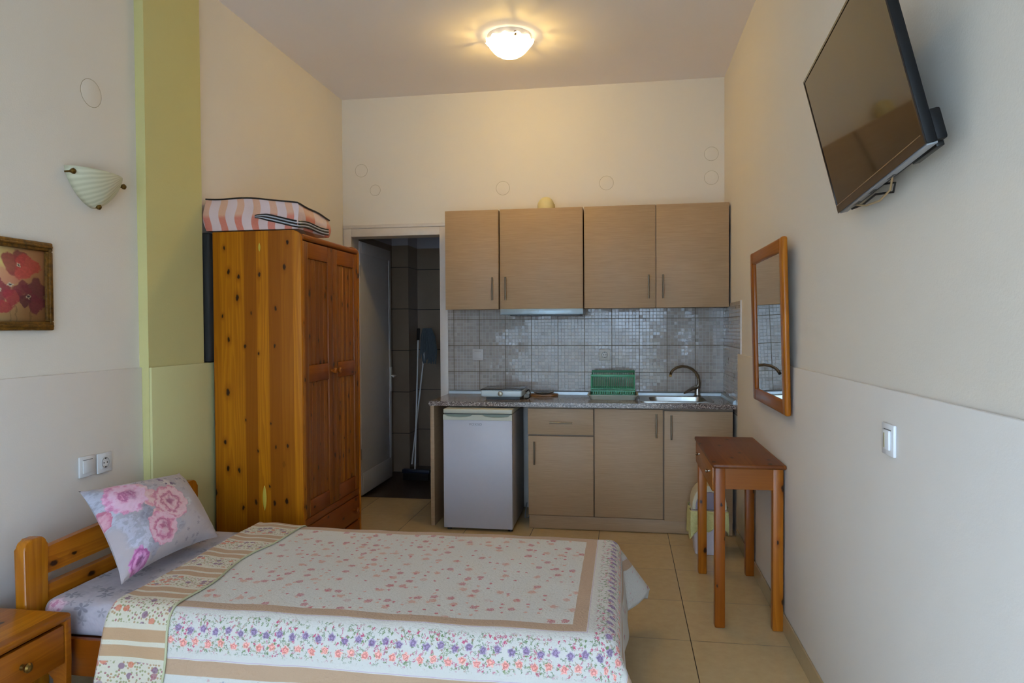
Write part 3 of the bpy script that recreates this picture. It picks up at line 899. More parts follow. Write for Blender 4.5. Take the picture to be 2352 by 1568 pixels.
m = M()
pts = [(-0.10, 0.272), (0.10, 0.272), (0.10, 0.30)]
arch = [(0.51 + 0.10 * math.cos(a) if True else 0, 0.285 + 0.135 * math.sin(a) ** 0.8) for a in [PI * k / 16 for k in range(17)]]
m.prism([(0.61, 0.272)] + arch + [(0.41, 0.272)], 'y', 4.29, 4.46, 0.006)
lid = m.obj('bin_lid', plain('bin_lid_cream', srgb(206, 192, 160), 0.35), t)
m = M()
arch = [(0.51 + 0.082 * math.cos(a), 0.282 + 0.10 * math.sin(a) ** 0.8) for a in [PI * k / 16 for k in range(17)]]
m.prism([(0.592, 0.276)] + arch + [(0.428, 0.276)], 'y', 4.283, 4.2895, 0.002)
m.obj('swing_flap', plain('bin_flap_mauve', srgb(150, 138, 152), 0.3), lid)

# ------------------------------------------------------------------ kitchen worktop, sink, tap
CZ0, CZ1, CY0 = 0.838, 0.868, 4.655
SKX0, SKX1, SKY0, SKY1 = 0.165, 0.575, 4.80, 5.12
m = M()
x0, x1, y1 = -1.332, XR - 0.009, YB - 0.009
m.box(x0, SKX0, CY0, y1, CZ0, CZ1)
m.box(SKX1, x1, CY0, y1, CZ0, CZ1)
m.box(SKX0, SKX1, CY0, SKY0, CZ0, CZ1)
m.box(SKX0, SKX1, SKY1, y1, CZ0, CZ1)
bmesh.ops.remove_doubles(m.bm, verts=m.bm.verts[:], dist=1e-5)
o = m.obj('worktop', m_granite, None, False)
tag(o, 'speckled grey brown granite worktop along the back wall', 'worktop')
m = M()
m.prism([(YB - 0.009, 0.8685), (YB - 0.03, 0.8685), (YB - 0.026, 0.888), (YB - 0.012, 0.897), (YB - 0.009, 0.897)], 'x', -1.33, XR - 0.012)
m.prism([(XR - 0.009, 0.8685), (XR - 0.03, 0.8685), (XR - 0.026, 0.888), (XR - 0.012, 0.897), (XR - 0.009, 0.897)], 'y', 4.66, YB - 0.03)
m.obj('seal_strip', m_alu, o)
t = thing('kitchen_sink', (0.36, 4.97, CZ1), 'small stainless steel inset sink in the granite worktop', 'sink')
m = M()
def sinkring(o_, i_, z0, z1):
    n = len(o_)
    a = [m.bm.verts.new((p[0], p[1], z0)) for p in o_]; c = [m.bm.verts.new((p[0], p[1], z1)) for p in i_]
    for k in range(n): m.bm.faces.new((a[k], a[(k + 1) % n], c[(k + 1) % n], c[k]))
    return c
O = rrect(0.115, 0.60, 4.765, 5.20, 0.03); I = rrect(0.18, 0.56, 4.81, 5.11, 0.06)
zt = CZ1 + 0.003
sinkring(O, O, CZ1 + 0.0003, zt); sinkring(O, I, zt, zt)
I2 = rrect(0.195, 0.545, 4.825, 5.095, 0.055)
sinkring(I, I2, zt, 0.74); 
m.bm.faces.new([m.bm.verts.new((p[0], p[1], 0.74)) for p in I2])
bmesh.ops.remove_doubles(m.bm, verts=m.bm.verts[:], dist=1e-5)
m.obj('basin', m_steel, t)
m = M(); m.lathe([(0.0, 0.0), (0.035, 0.0), (0.035, 0.003), (0.025, 0.003), (0.0, 0.001)], (0.37, 4.96, 0.7405), 'z', 24); m.obj('drain', m_chrome, t)
t = thing('kitchen_tap', (0.525, 5.15, zt), 'curved chrome mixer tap behind the sink', 'tap')
def TX(u): return 0.516 + (u - 1598) / 325.0
def TZ(v): return 0.865 + (915 - v) / 316.0
yt = 5.15
m = M()
m.lathe([(0.0, 0.0), (0.028, 0.0), (0.028, 0.006), (0.022, 0.012), (0.021, 0.06), (0.019, 0.078), (0.012, 0.085), (0.0, 0.085)], (0.527, yt, zt), 'z', 24)
m.obj('tap_body', m_chrome, t)
pth = [(1604, 893), (1605.5, 880), (1602, 866), (1596, 857), (1587, 849), (1576, 844), (1564, 842.5), (1552, 845), (1543, 850), (1537.5, 857), (1536, 862)]
m = M(); m.tube([(TX(u) , yt - 0.018 * i, TZ(v)) for i, (u, v) in enumerate(pth)], [0.016, 0.0135, 0.012, 0.011, 0.0105, 0.010, 0.010, 0.010, 0.010, 0.011, 0.0115], 16)
m.obj('spout', m_chrome, t)
m = M(); m.tube([(0.522, yt - 0.01, 0.94), (0.49, yt - 0.05, 0.935), (0.455, yt - 0.09, 0.92), (0.425, yt - 0.12, 0.905)], [0.016, 0.014, 0.011, 0.006], 12)
m.obj('lever', m_chrome, t)

# ------------------------------------------------------------------ base cabinets
def bar_handle(p0, p1, off, par):
    """slim bar handle with two posts; off = outward vector"""
    m = M()
    p0, p1, off = Vector(p0), Vector(p1), Vector(off)
    d = (p1 - p0).normalized()
    m.cyl(p0 + off, p1 + off, 0.0058, 14)
    L = (p1 - p0).length
    for k in (0.14, 0.86):
        q = p0 + d * L * k
        m.cyl(q, q + off, 0.004, 10)
    return m.obj('handle', m_bar, par)
FYL = 4.705
m_inner = plain('cabinet_carcass', srgb(120, 98, 76), 0.5)
t = thing('base_cabinet', (-0.42, 4.98, 0), 'base cabinet with one drawer over one door, beside the fridge', 'cabinet')
m = M(); m.box(-0.642, -0.197, FYL + 0.002, YB - 0.012, 0.095, CZ0 - 0.001); m.obj('carcass', m_inner, t, False)
m = M(); m.box(-0.643, -0.199, FYL - 0.018, FYL, 0.648, 0.824, 0.0015); dd = m.obj('drawer', m_lam, t)
bar_handle((-0.494, FYL - 0.018, 0.731), (-0.338, FYL - 0.018, 0.731), (0, -0.022, 0), dd)
m = M(); m.box(-0.641, -0.199, FYL - 0.018, FYL, 0.098, 0.637, 0.0015); dd = m.obj('door', m_lam, t)
bar_handle((-0.598, FYL - 0.018, 0.444), (-0.598, FYL - 0.018, 0.602), (0, -0.022, 0), dd)
t = thing('base_cabinet', (0.26, 4.98, 0), 'double door base cabinet under the sink', 'cabinet')
m = M()
m.box(-0.195, 0.706, FYL + 0.002, YB - 0.012, 0.095, 0.70)
m.box(-0.195, 0.16, FYL + 0.002, YB - 0.012, 0.70, CZ0 - 0.001)
m.box(0.61, 0.706, FYL + 0.002, YB - 0.012, 0.70, CZ0 - 0.001)
m.box(0.16, 0.61, FYL + 0.002, 4.76, 0.70, CZ0 - 0.001)
m.obj('carcass', m_inner, t, False)
m = M(); m.box(-0.191, 0.258, FYL - 0.018, FYL, 0.098, 0.826, 0.0015); dd = m.obj('door', m_lam, t)
bar_handle((0.215, FYL - 0.018, 0.641), (0.215, FYL - 0.018, 0.80), (0, -0.022, 0), dd)
m = M(); m.box(0.267, 0.703, FYL - 0.022, FYL - 0.004, 0.088, 0.818, 0.0015); dd = m.obj('door', m_lam, t)
bar_handle((0.311, FYL - 0.022, 0.632), (0.311, FYL - 0.022, 0.793), (0, -0.022, 0), dd)
m = M(); m.box(-0.638, 0.704, FYL - 0.006, FYL + 0.012, 0.004, 0.092, 0.001)
o = m.obj('plinth', m_lam); tag(o, 'laminate plinth board below the base cabinets', 'plinth')
m = M(); m.box(-1.325, -1.298, 4.672, YB - 0.012, 0.0, CZ0 - 0.0005, 0.001)
o = m.obj('end_panel', m_lam); tag(o, 'laminate side panel holding up the left worktop end', 'panel')

# ------------------------------------------------------------------ fridge
t = thing('mini_fridge', (-0.972, 4.85, 0), 'small white undercounter fridge below the worktop', 'fridge')
m_fr = plain('fridge_white', srgb(194, 190, 196), 0.42, var=0.02)
m_fr2 = plain('fridge_cream', srgb(196, 192, 172), 0.4, var=0.02)
fx0, fx1, fy = -1.209, -0.735, 4.58
m = M(); m.box(fx0 + 0.004, fx1, fy + 0.055, 5.12, 0.022, 0.792, 0.004); m.obj('cabinet_body', plain('fridge_side', srgb(176, 166, 158), 0.5), t)
m = M(); m.box(fx0, fx1 + 0.001, fy + 0.002, 5.12, 0.796, 0.826, 0.006, 3); m.obj('top_lid', m_fr2, t)
m = M(); m.box(fx0, fx1, fy, fy + 0.05, 0.018, 0.752, 0.004); dd = m.obj('fridge_door', m_fr, t)
# handle band with two finger recesses
m = M()
yb0 = fy
prof = []
def lowz(x):
    u = (x - fx0) / (fx1 - fx0)
    return 0.752 - 0.012 * math.sin(PI * u) * 0
pts = [(fx0, 0.752), (fx1, 0.752), (fx1, 0.788)]
c = (fx0 + fx1) / 2
for (xa_, xb_, dz) in ((fx1 - 0.012, c + 0.035, 0), (c - 0.035, fx0 + 0.012, 0)):
    n = 14
    for k in range(n + 1):
        u = k / n
        x = xa_ + (xb_ - xa_) * u
        e = math.sin(PI * u) ** 0.35
        pts.append((x, 0.788 - 0.017 * e))
pts.append((fx0, 0.788))
m.prism(pts, 'y', fy - 0.002, fy + 0.045)
m.obj('handle_band', m_fr2, dd, False)
m = M(); m.box(fx0 + 0.003, fx1 - 0.003, fy + 0.018, fy + 0.05, 0.752, 0.7895); m.obj('grip_recess', plain('grip_grey_green', srgb(134, 142, 128), 0.5), dd, False)
m = M(); m.box(fx0 + 0.006, fx1 - 0.006, fy + 0.02, fy + 0.06, 0.788, 0.7965); m.obj('lid_gap', m_dark, t, False)
for x in (fx0 + 0.03, fx1 - 0.02):
    m = M(); m.cyl((x, fy + 0.04, 0.0), (x, fy + 0.04, 0.024), 0.016); m.obj('foot', m_dark, t)
for x in (fx0 + 0.03, fx1 - 0.03):
    m = M(); m.cyl((x, 5.08, 0.0), (x, 5.08, 0.024), 0.016); m.obj('foot', m_dark, t)
# raised lettering on the fridge door
cu = bpy.data.curves.new('lettering_curve', 'FONT')
cu.body = 'VOXSO'; cu.size = 0.024; cu.extrude = 0.0012; cu.align_x = 'CENTER'; cu.space_character = 1.15
tmp = bpy.data.objects.new('tmp', cu); COL.objects.link(tmp)
bpy.context.view_layer.update()
me = bpy.data.meshes.new_from_object(tmp.evaluated_get(bpy.context.evaluated_depsgraph_get()))
bpy.data.objects.remove(tmp)
lt = bpy.data.objects.new('lettering', me); COL.objects.link(lt)
me.materials.append(plain('letter_grey', srgb(132, 130, 134), 0.3, 0.4))
lt.parent = dd
lt.rotation_euler = (PI / 2, 0, 0)
lt.location = Vector((-0.985, fy - 0.0008, 0.716)) - Vector(t['_o'])

# ------------------------------------------------------------------ cables in the gap beside the fridge
m = M(); m.tube([(-0.722, 5.19, 0.05), (-0.715, 5.05, 0.008), (-0.70, 4.93, 0.008), (-0.68, 4.93, 0.008), (-0.665, 5.05, 0.02), (-0.67, 5.2, 0.2)], 0.004, 8)
o = m.obj('power_cable', plain('pale_cable', srgb(170, 165, 160), 0.5)); tag(o, 'thin pale cable on floor between fridge and cabinet', 'cable')

# ------------------------------------------------------------------ wall cabinets and hood
UY = 4.93
def wallcab(x0, x1, doors, label):
    t = thing('wall_cabinet', ((x0 + x1) / 2, 5.1, 1.508), label, 'cabinet', 'laminate wall cabinets over the worktop')
    m = M(); m.box(x0 + 0.001, x1 - 0.001, UY + 0.02, YB - 0.001, 1.512, 2.219); m.obj('carcass', m_lam, t, False)
    for (a, c_, hx) in doors:
        m = M(); m.box(a + 0.0022, c_ - 0.0022, UY, UY + 0.018, 1.508, 2.222, 0.0015)
        dd = m.obj('door', m_lam, t)
        bar_handle((hx, UY, 1.572), (hx, UY, 1.736), (0, -0.022, 0), dd)
wallcab(-1.279, -0.883, [(-1.279, -0.883, -0.927)], 'narrow laminate wall cabinet, leftmost, above the hotplate')
wallcab(-0.875, -0.278, [(-0.875, -0.278, -0.832)], 'wide laminate wall cabinet directly above the thin cooker hood')
wallcab(-0.272, 0.716, [(-0.272, 0.2245, 0.176), (0.2265, 0.716, 0.273)], 'double door laminate wall cabinet above the dish rack and sink')
m = M(); m.box(-0.868, -0.277, 4.905, 5.22, 1.467, 1.5075, 0.002)
t = thing('cooker_hood', (-0.57, 5.06, 1.467), 'slim pull out cooker hood under the wall cabinet', 'hood')
m.obj('hood_body', plain('hood_steel_blue', srgb(150, 166, 176), 0.35, 0.3), t)
m = M(); m.box(-0.80, -0.30, 4.93, 5.2, 1.459, 1.467); m.obj('filter_grille', m_dark, t)
t = thing('vent_elbow', (-0.56, 5.12, 2.2225), 'cream domed vent pipe on top of the wall cabinets', 'vent')
pr = [(0.064, 0.0), (0.064, 0.02), (0.060, 0.05)] + [(0.060 * math.cos(a), 0.05 + 0.062 * math.sin(a)) for a in [PI / 2 * k / 8 for k in range(1, 8)]] + [(0.001, 0.112)]
m = M(); m.lathe(pr, (-0.56, 5.12, 2.2225), 'z', 28)
m.obj('dome_cap', plain('cream_vent_plastic', srgb(214, 200, 150), 0.5), t)
m = M(); m.tube([(-0.505, 5.15, 2.2225), (-0.498, 5.15, 2.26), (-0.503, 5.17, 2.29)], 0.003, 8)
m.obj('lead', plain('cream_lead', srgb(190, 170, 120), 0.5), t)

# ------------------------------------------------------------------ things on the worktop
hx0, hx1, hy0, hy1, hz0, hz1 = -0.994, -0.70, 4.80, 5.06, 0.888, 0.937
t = thing('hotplate', (-0.85, 4.93, CZ1), 'white single electric hotplate with black glass top on worktop', 'hotplate')
m = M(); m.box(hx0, hx1, hy0, hy1, hz0, hz1, 0.012, 3); bd = m.obj('housing', plain('hob_white_enamel', srgb(196, 206, 208), 0.3), t)
m = M(); m.box(hx0 + 0.035, hx1 - 0.02, hy0 + 0.03, hy1 - 0.02, CZ1 + 0.0005, hz0 + 0.002); m.obj('base', m_dark, t)
b = NB('black_ceramic_glass'); nz = b.noise(b.co(), 20.0)
sp = b.sep(b.co())
rr = b.m('SQRT', b.m('ADD', b.m('MULTIPLY', sp[0], sp[0]), b.m('MULTIPLY', sp[1], sp[1])))
ring = b.step(b.m('ABSOLUTE', b.m('SUBTRACT', rr, 0.085)), 0.003, 0.0015)
m_cg = b.done(b.bsdf(b.mix(b.m('MULTIPLY', ring, 0.5), srgb(26, 24, 24), srgb(90, 86, 84)), 0.12, spec=0.6))
m = M(); m.box(hx0 - 0.001, hx1 + 0.001, hy0 - 0.001, hy1 + 0.001, hz1 - 0.001, hz1 + 0.005, 0.0015); m.obj('glass_top', m_cg, t)
m = M(); m.lathe([(0.0, 0.0), (0.018, 0.0), (0.018, -0.004), (0.016, -0.018), (0.013, -0.02), (0.0, -0.02)], (-0.852, hy0, 0.911), 'y', 28)
m.obj('control_knob', plain('champagne_knob', srgb(168, 160, 140), 0.3, 0.6), t)
m = M(); m.tube([(hx1 - 0.01, 5.0, 0.90), (-0.675, 4.99, 0.925), (-0.660, 4.95, 0.905), (-0.66, 4.90, 0.875), (-0.675, 4.86, 0.872), (-0.69, 4.90, 0.872)], 0.004, 8)
m.obj('power_cord', m_dark, t)
m = M()
brd = rrect(-0.692, -0.478, 5.07, 5.205, 0.045)
m.prism([(p[0], p[1]) for p in brd], 'z', CZ1 + 0.0005, CZ1 + 0.013, 0.003)
o = m.obj('wooden_board', pine('trivet_pine', 'x', (0.40, 0.2, 0.05), 'y', 0.4, 0.1, 0.0)); tag(o, 'small wooden board behind the hotplate cord', 'board')
t = thing('glass_ashtray', (-0.585, 5.135, CZ1 + 0.0135), 'clear glass ashtray on the small wooden board', 'ashtray')
gl = NB('dark_clear_glass'); m_gl = gl.done(gl.bsdf(srgb(190, 196, 196), 0.04, trans=0.85, ior=1.5))
m = M(); m.lathe([(0.0, 0.0), (0.055, 0.0), (0.075, 0.012), (0.078, 0.017), (0.070, 0.018), (0.055, 0.010), (0.02, 0.006), (0.014, 0.014), (0.0, 0.016)], (-0.585, 5.135, CZ1 + 0.0138), 'z', 32)
m.obj('dish', m_gl, t)

t = thing('dish_rack', (-0.075, 4.98, CZ1), 'green plastic dish rack on a cream drip tray', 'dish rack')
m = M()
rx0, rx1, ry0, ry1 = -0.245, 0.100, 4.86, 5.16
def ring_wall(m, w0, w1, z0, z1, th):
    A = rrect(rx0 + w0, rx1 - w0, ry0 + w0, ry1 - w0, 0.03); B = rrect(rx0 + w1, rx1 - w1, ry0 + w1, ry1 - w1, 0.03)
    C_ = rrect(rx0 + w1 + th, rx1 - w1 - th, ry0 + w1 + th, ry1 - w1 - th, 0.025)
    D = rrect(rx0 + w0 + th, rx1 - w0 - th, ry0 + w0 + th, ry1 - w0 - th, 0.025)
    rings = [[m.bm.verts.new((p[0], p[1], z)) for p in R] for R, z in ((A, z0), (B, z1), (C_, z1), (D, z0 + 0.003))]
    n = len(A)
    for a, c_ in zip(rings, rings[1:]):
        for k in range(n): m.bm.faces.new((a[k], a[(k + 1) % n], c_[(k + 1) % n], c_[k]))
    m.bm.faces.new(list(reversed(rings[0]))); m.bm.faces.new(rings[-1])
ring_wall(m, 0.018, 0.004, CZ1 + 0.0005, CZ1 + 0.030, 0.004)
A = rrect(rx0 - 0.004, rx1 + 0.004, ry0 - 0.004, ry1 + 0.004, 0.035); Bq = rrect(rx0 + 0.006, rx1 - 0.006, ry0 + 0.006, ry1 - 0.006, 0.03)
va = [m.bm.verts.new((p[0], p[1], CZ1 + 0.031)) for p in A]; vb = [m.bm.verts.new((p[0], p[1], CZ1 + 0.031)) for p in Bq]
vc = [m.bm.verts.new((p[0], p[1], CZ1 + 0.035)) for p in A]; vd = [m.bm.verts.new((p[0], p[1], CZ1 + 0.035)) for p in Bq]
n = len(A)
for k in range(n):
    q = (k + 1) % n
    m.bm.faces.new((va[k], va[q], vb[q], vb[k])); m.bm.faces.new((vc[k], vc[q], vd[q], vd[k]))
    m.bm.faces.new((va[k], va[q], vc[q], vc[k])); m.bm.faces.new((vb[k], vb[q], vd[q], vd[k]))
m.obj('drip_tray', plain('cream_tray_plastic', srgb(186, 186, 168), 0.4), t)
m_gr = plain('green_rack_plastic', srgb(74, 152, 118), 0.4)
gx0, gx1 = rx0 + 0.02, rx1 - 0.02
m = M()
z0, z1 = CZ1 + 0.032, CZ1 + 0.066
for yy in (ry0 + 0.02, ry1 - 0.028):
    m.box(gx0, gx1, yy, yy + 0.006, z0, z0 + 0.008); m.box(gx0, gx1, yy - 0.002, yy + 0.008, z1 - 0.008, z1)
    for k in range(20):
        x = gx0 + (gx1 - gx0 - 0.005) * k / 19
        m.box(x, x + 0.0055, yy, yy + 0.006, z0, z1 - 0.004)
for xx in (gx0, gx1 - 0.006):
    m.box(xx, xx + 0.006, ry0 + 0.02, ry1 - 0.02, z0, z1)
m.box(gx0, gx1, ry0 + 0.02, ry1 - 0.02, z0, z0 + 0.003)
m.obj('basket', m_gr, t, False)
m_gd = plain('deep_green_plastic', srgb(40, 112, 80), 0.45)
for (yb, yt_, zt_, mt) in ((ry0 + 0.045, ry0 + 0.085, 1.040, m_gr), (ry1 - 0.075, ry1 - 0.055, 1.062, m_gd)):
    m = M()
    for k in range(24):
        x = gx0 + 0.006 + (gx1 - gx0 - 0.012) * k / 23
        m.tube([(x, yb, z1 - 0.03), (x, (yb + yt_) / 2, (z1 + zt_) / 2), (x, yt_, zt_ - 0.008)], 0.0022, 6)
    m.box(gx0 - 0.002, gx1 + 0.002, yt_ - 0.006, yt_ + 0.010, zt_ - 0.018, zt_, 0.003)
    m.box(gx0, gx1, yb - 0.004, yb + 0.004, z1 + 0.005, z1 + 0.011)
    for x in (gx0, gx1 - 0.008):
        m.tube([(x + 0.004, yb, z1 - 0.02), (x + 0.004, yt_, zt_ - 0.008)], 0.005, 8)
    m.obj('plate_divider', mt, t)

# ------------------------------------------------------------------ wardrobe
WX0, WX1, WY0, WY1, WZ = -2.133, -1.64, 3.375, 4.175, 1.885
t = thing('wardrobe', (-1.9, 3.78, 0), 'tall knotty pine wardrobe against the left wall', 'wardrobe')
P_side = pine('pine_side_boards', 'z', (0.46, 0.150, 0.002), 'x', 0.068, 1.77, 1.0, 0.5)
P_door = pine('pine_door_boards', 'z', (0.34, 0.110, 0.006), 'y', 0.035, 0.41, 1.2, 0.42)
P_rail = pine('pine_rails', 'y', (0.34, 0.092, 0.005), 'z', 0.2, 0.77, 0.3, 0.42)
def side_profile(m, ya, yb):
    pts = [(WX0, 0.0), (WX1, 0.0), (WX1, WZ - 0.045)]
    for k in range(1, 8):
        a = PI / 2 * k / 7
        pts.append((WX1 - 0.045 + 0.045 * math.cos(a), WZ - 0.045 + 0.045 * math.sin(a)))
    pts.append((WX0, WZ))
    m.prism(pts, 'y', ya, yb, 0.0015)
m = M(); side_profile(m, WY0, WY0 + 0.022); m.obj('side_panel', P_side, t)
m = M(); side_profile(m, WY1 - 0.022, WY1); m.obj('side_panel', P_side, t)
m = M(); m.box(WX0 + 0.004, WX1 - 0.03, WY0 + 0.022, WY1 - 0.022, 1.842, 1.860); m.obj('top_panel', P_rail, t)
m = M(); m.box(WX1 - 0.03, WX1 + 0.006, WY0 + 0.022, WY1 - 0.022, 1.838, 1.868, 0.010, 3); m.obj('cornice_rail', P_rail, t)
m = M(); m.box(WX0 - 0.004, WX0 + 0.003, WY0 + 0.004, WY1 - 0.004, 0.03, 1.87); m.obj('back_panel', plain('dark_hardboard', srgb(44, 40, 40), 0.7), t)
m = M(); m.box(WX0 + 0.004, WX1 - 0.022, WY0 + 0.022, WY1 - 0.022, 0.355, 0.372); m.obj('bottom_panel', P_rail, t)
m = M(); m.box(WX1 - 0.022, WX1 - 0.002, WY0 + 0.022, WY1 - 0.022, 0.335, 0.372, 0.002); m.obj('cross_rail', P_rail, t)
ym = (WY0 + WY1) / 2
for (ya, yb, kn) in ((WY0 + 0.024, ym - 0.0015, ym - 0.03), (ym + 0.0015, WY1 - 0.024, ym + 0.032)):
    m = M()
    st = 0.062
    z0, z1, zm = 0.376, 1.832, 1.135
    xf0, xf1 = WX1 - 0.021, WX1
    m.box(xf0, xf1, ya, ya + st, z0, z1, 0.002); m.box(xf0, xf1, yb - st, yb, z0, z1, 0.002)
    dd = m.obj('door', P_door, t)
    for (za, zb_) in ((z0, z0 + 0.085), (zm - 0.045, zm + 0.045), (z1 - 0.085, z1)):
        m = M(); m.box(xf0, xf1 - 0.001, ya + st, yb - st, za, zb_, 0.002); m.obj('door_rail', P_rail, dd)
    nb = 5
    wv = (yb - ya - 2 * st) / nb
    m = M()
    for (za, zb_) in ((z0 + 0.085, zm - 0.045), (zm + 0.045, z1 - 0.085)):
        for k in range(nb):
            m.box(xf0, xf1 - 0.009, ya + st + k * wv, ya + st + (k + 1) * wv, za, zb_, 0.0035, 1)
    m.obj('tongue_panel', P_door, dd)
    m = M(); m.lathe([(0.0, 0.0), (0.009, 0.0), (0.008, 0.010), (0.015, 0.018), (0.017, 0.027), (0.012, 0.034), (0.0, 0.036)], (xf1, kn, zm), 'x', 20)
    m.obj('knob', P_rail, dd)
for (za, zb_) in ((0.186, 0.330), (0.034, 0.176)):
    m = M(); m.box(WX1 - 0.021, WX1, WY0 + 0.026, WY1 - 0.026, za, zb_, 0.004); dd = m.obj('drawer', P_rail, t)
    for y in (WY0 + 0.20, WY1 - 0.12):
        m = M(); m.lathe([(0.0, 0.0), (0.009, 0.0), (0.008, 0.010), (0.015, 0.018), (0.017, 0.027), (0.012, 0.034), (0.0, 0.036)], (WX1, y, (za + zb_) / 2), 'x', 20)
        m.obj('knob', P_rail, dd)
m = M(); m.box(WX1 - 0.03, WX1 - 0.006, WY0 + 0.022, WY1 - 0.022, 0.0, 0.03); m.obj('foot_rail', P_rail, t)
m = M(); m.box(WX0 + 0.004, WX1 - 0.024, WY0 + 0.022, WY1 - 0.022, 0.033, 0.035); m.obj('base_board', P_rail, t)

m = M(); m.box(-2.186, -2.139, 3.352, 4.05, 1.201, 1.882, 0.012, 3)  # dark slab added to fill the dark gap between wardrobe and wall
o = m.obj('dark_gap_fill', plain('charcoal_gap_fill', srgb(36, 35, 35), 0.8)); tag(o, 'dark grey slab filling the gap between wardrobe and wall', 'board')
# yellow worn patches on the side panel where tape came off
yel = plain('bare_yellow_patch', srgb(196, 168, 60), 0.6)
for (x, z, w, h) in ((-1.868, 1.80, 0.006, 0.045), (-1.856, 0.49, 0.011, 0.13)):
    m = M()
    m.grid(lambda u, v: Vector((x + (u - 0.5) * 2 * w * math.sin(PI * min(0.98, max(0.02, v))) ** 0.7, WY0 - 0.0006, z + (v - 0.5) * h)), 4, 10)
    o = m.obj('bare_patch', yel, t)
    md = o.modifiers.new('thick', 'SOLIDIFY'); md.thickness = 0.0008

# ------------------------------------------------------------------ blanket bag on the wardrobe
t = thing('blanket_bag', (-1.9, 3.56, 1.89), 'clear zipped bag with pink striped blanket on top of wardrobe', 'bag')
BX0, BX1, BY0, BY1, BZ0 = -2.160, -1.648, 3.365, 3.745, 1.889
def bagtop(u, v):   # u along x, v along y
    e = (math.sin(PI * min(max(u, 0.0), 1.0)) ** 0.18) * (math.sin(PI * min(max(v, 0.0), 1.0)) ** 0.18)
    return 0.168 - 0.018 * u - 0.030 * v * u - 0.02 * u ** 4
def bag(m, inset=0.0, wr=0.006):
    NU, NV, NW = 26, 20, 8
    def pt(u, v, w):
        # rounded box
        h = bagtop(u, v) - inset
        x = BX0 + inset + (BX1 - BX0 - 2 * inset) * u
        y = BY0 + inset + (BY1 - BY0 - 2 * inset) * v
        bul = 0.010 * math.sin(PI * w)
        cx, cy = (BX0 + BX1) / 2, (BY0 + BY1) / 2
        x += bul * (1 if u > 0.5 else -1) * abs(2 * u - 1) ** 6
        y += bul * (1 if v > 0.5 else -1) * abs(2 * v - 1) ** 6
        z = BZ0 + 0.001 + inset * 0.5 + h * w
        n_ = math.sin(17 * x + 9 * z) * math.sin(23 * y + 31 * z + 1.3)
        if w > 0.02: z += wr * n_ * w; 
        if 0.05 < w < 0.95: x += wr * 0.5 * math.sin(40 * z + 12 * y); y += wr * 0.6 * math.sin(38 * x + 22 * z)
        return Vector((x, y, z))
    m.grid(lambda u, v: pt(u, v, 1.0), NU, NV); m.grid(lambda u, v: pt(u, v, 0.0), NU, NV)
    m.grid(lambda u, v: pt(u, 0.0, v), NU, NW); m.grid(lambda u, v: pt(u, 1.0, v), NU, NW)
    m.grid(lambda u, v: pt(0.0, u, v), NV, NW); m.grid(lambda u, v: pt(1.0, u, v), NV, NW)
    bmesh.ops.remove_doubles(m.bm, verts=m.bm.verts[:], dist=1e-4)
    return pt
def mat_blanket():
    b = NB('pink_striped_blanket')
    s3 = b.sep(b.co())
    w = b.m('MULTIPLY', b.m('SINE', b.m('ADD', b.m('MULTIPLY', s3[2], 40.0), b.m('MULTIPLY', s3[0], 9.0))), 0.008)
    k = b.m('PINGPONG', b.m('ADD', b.m('ADD', s3[0], b.m('MULTIPLY', s3[1], 0.35)), w), 0.046)
    st = b.step(k, 0.024, 0.028)
    n = b.noise(b.co(), 120.0, 3.0, 0.7)
    low = b.step(s3[2], 0.085, 0.06)
    pink = b.mix(low, srgb(214, 158, 128), srgb(206, 108, 88))
    c = b.mix(st, srgb(214, 186, 186), pink)
    c = b.mix(b.m('MULTIPLY', n, 0.2), c, srgb(230, 200, 190))
    topm = b.step(s3[2], 0.150, 0.156)
    return b.done(b.bsdf(c, 0.32, normal=b.bump(b.noise(b.co(), 14.0, 3.0), 0.5, 0.01), coat=0.7, coat_r=0.12))
m = M(); pt = bag(m)
m.obj('blanket', mat_blanket(), t)
def piping(pts, r, nm, mat):
    m = M(); m.tube(pts, r, 8); m.obj(nm, mat, t)
m_pb = plain('black_piping', srgb(22, 22, 26), 0.35)
m_pw = plain('grey_zip_tape', srgb(176, 176, 186), 0.4)
piping([pt(u, 0.0, 1.0) + Vector((0, -0.003, 0.002)) for u in [k / 20 for k in range(21)]] + [pt(1.0, v, 1.0) + Vector((0.004, 0, 0.002)) for v in [k / 16 for k in range(1, 17)]], 0.0042, 'piping', m_pb)
zp = []
for k in range(31):
    s_ = k / 30
    if s_ < 0.45:
        u = 0.56 + 0.44 * s_ / 0.45; v = 0.0; w = 0.42 - 0.30 * max(0, (u - 0.6) / 0.4) ** 1.2
        p = pt(u, v, w) + Vector((0, -0.006, 0))
    else:
        v = (s_ - 0.45) / 0.55 * 0.9; p = pt(1.0, v, 0.12 + 0.05 * math.sin(6 * v) + 0.12 * v) + Vector((0.006, -0.0, 0))
    zp.append(p)
for dz, mt, nm in ((0.020, m_pb, 'piping'), (0.012, m_pw, 'zip_tape'), (0.005, m_pb, 'piping'), (-0.003, m_pw, 'zip_tape'), (-0.010, m_pb, 'piping')):
    piping([p + Vector((0, 0, dz * min(1, 0.3 + k / 6))) for k, p in enumerate(zp)], 0.0038, nm, mt)

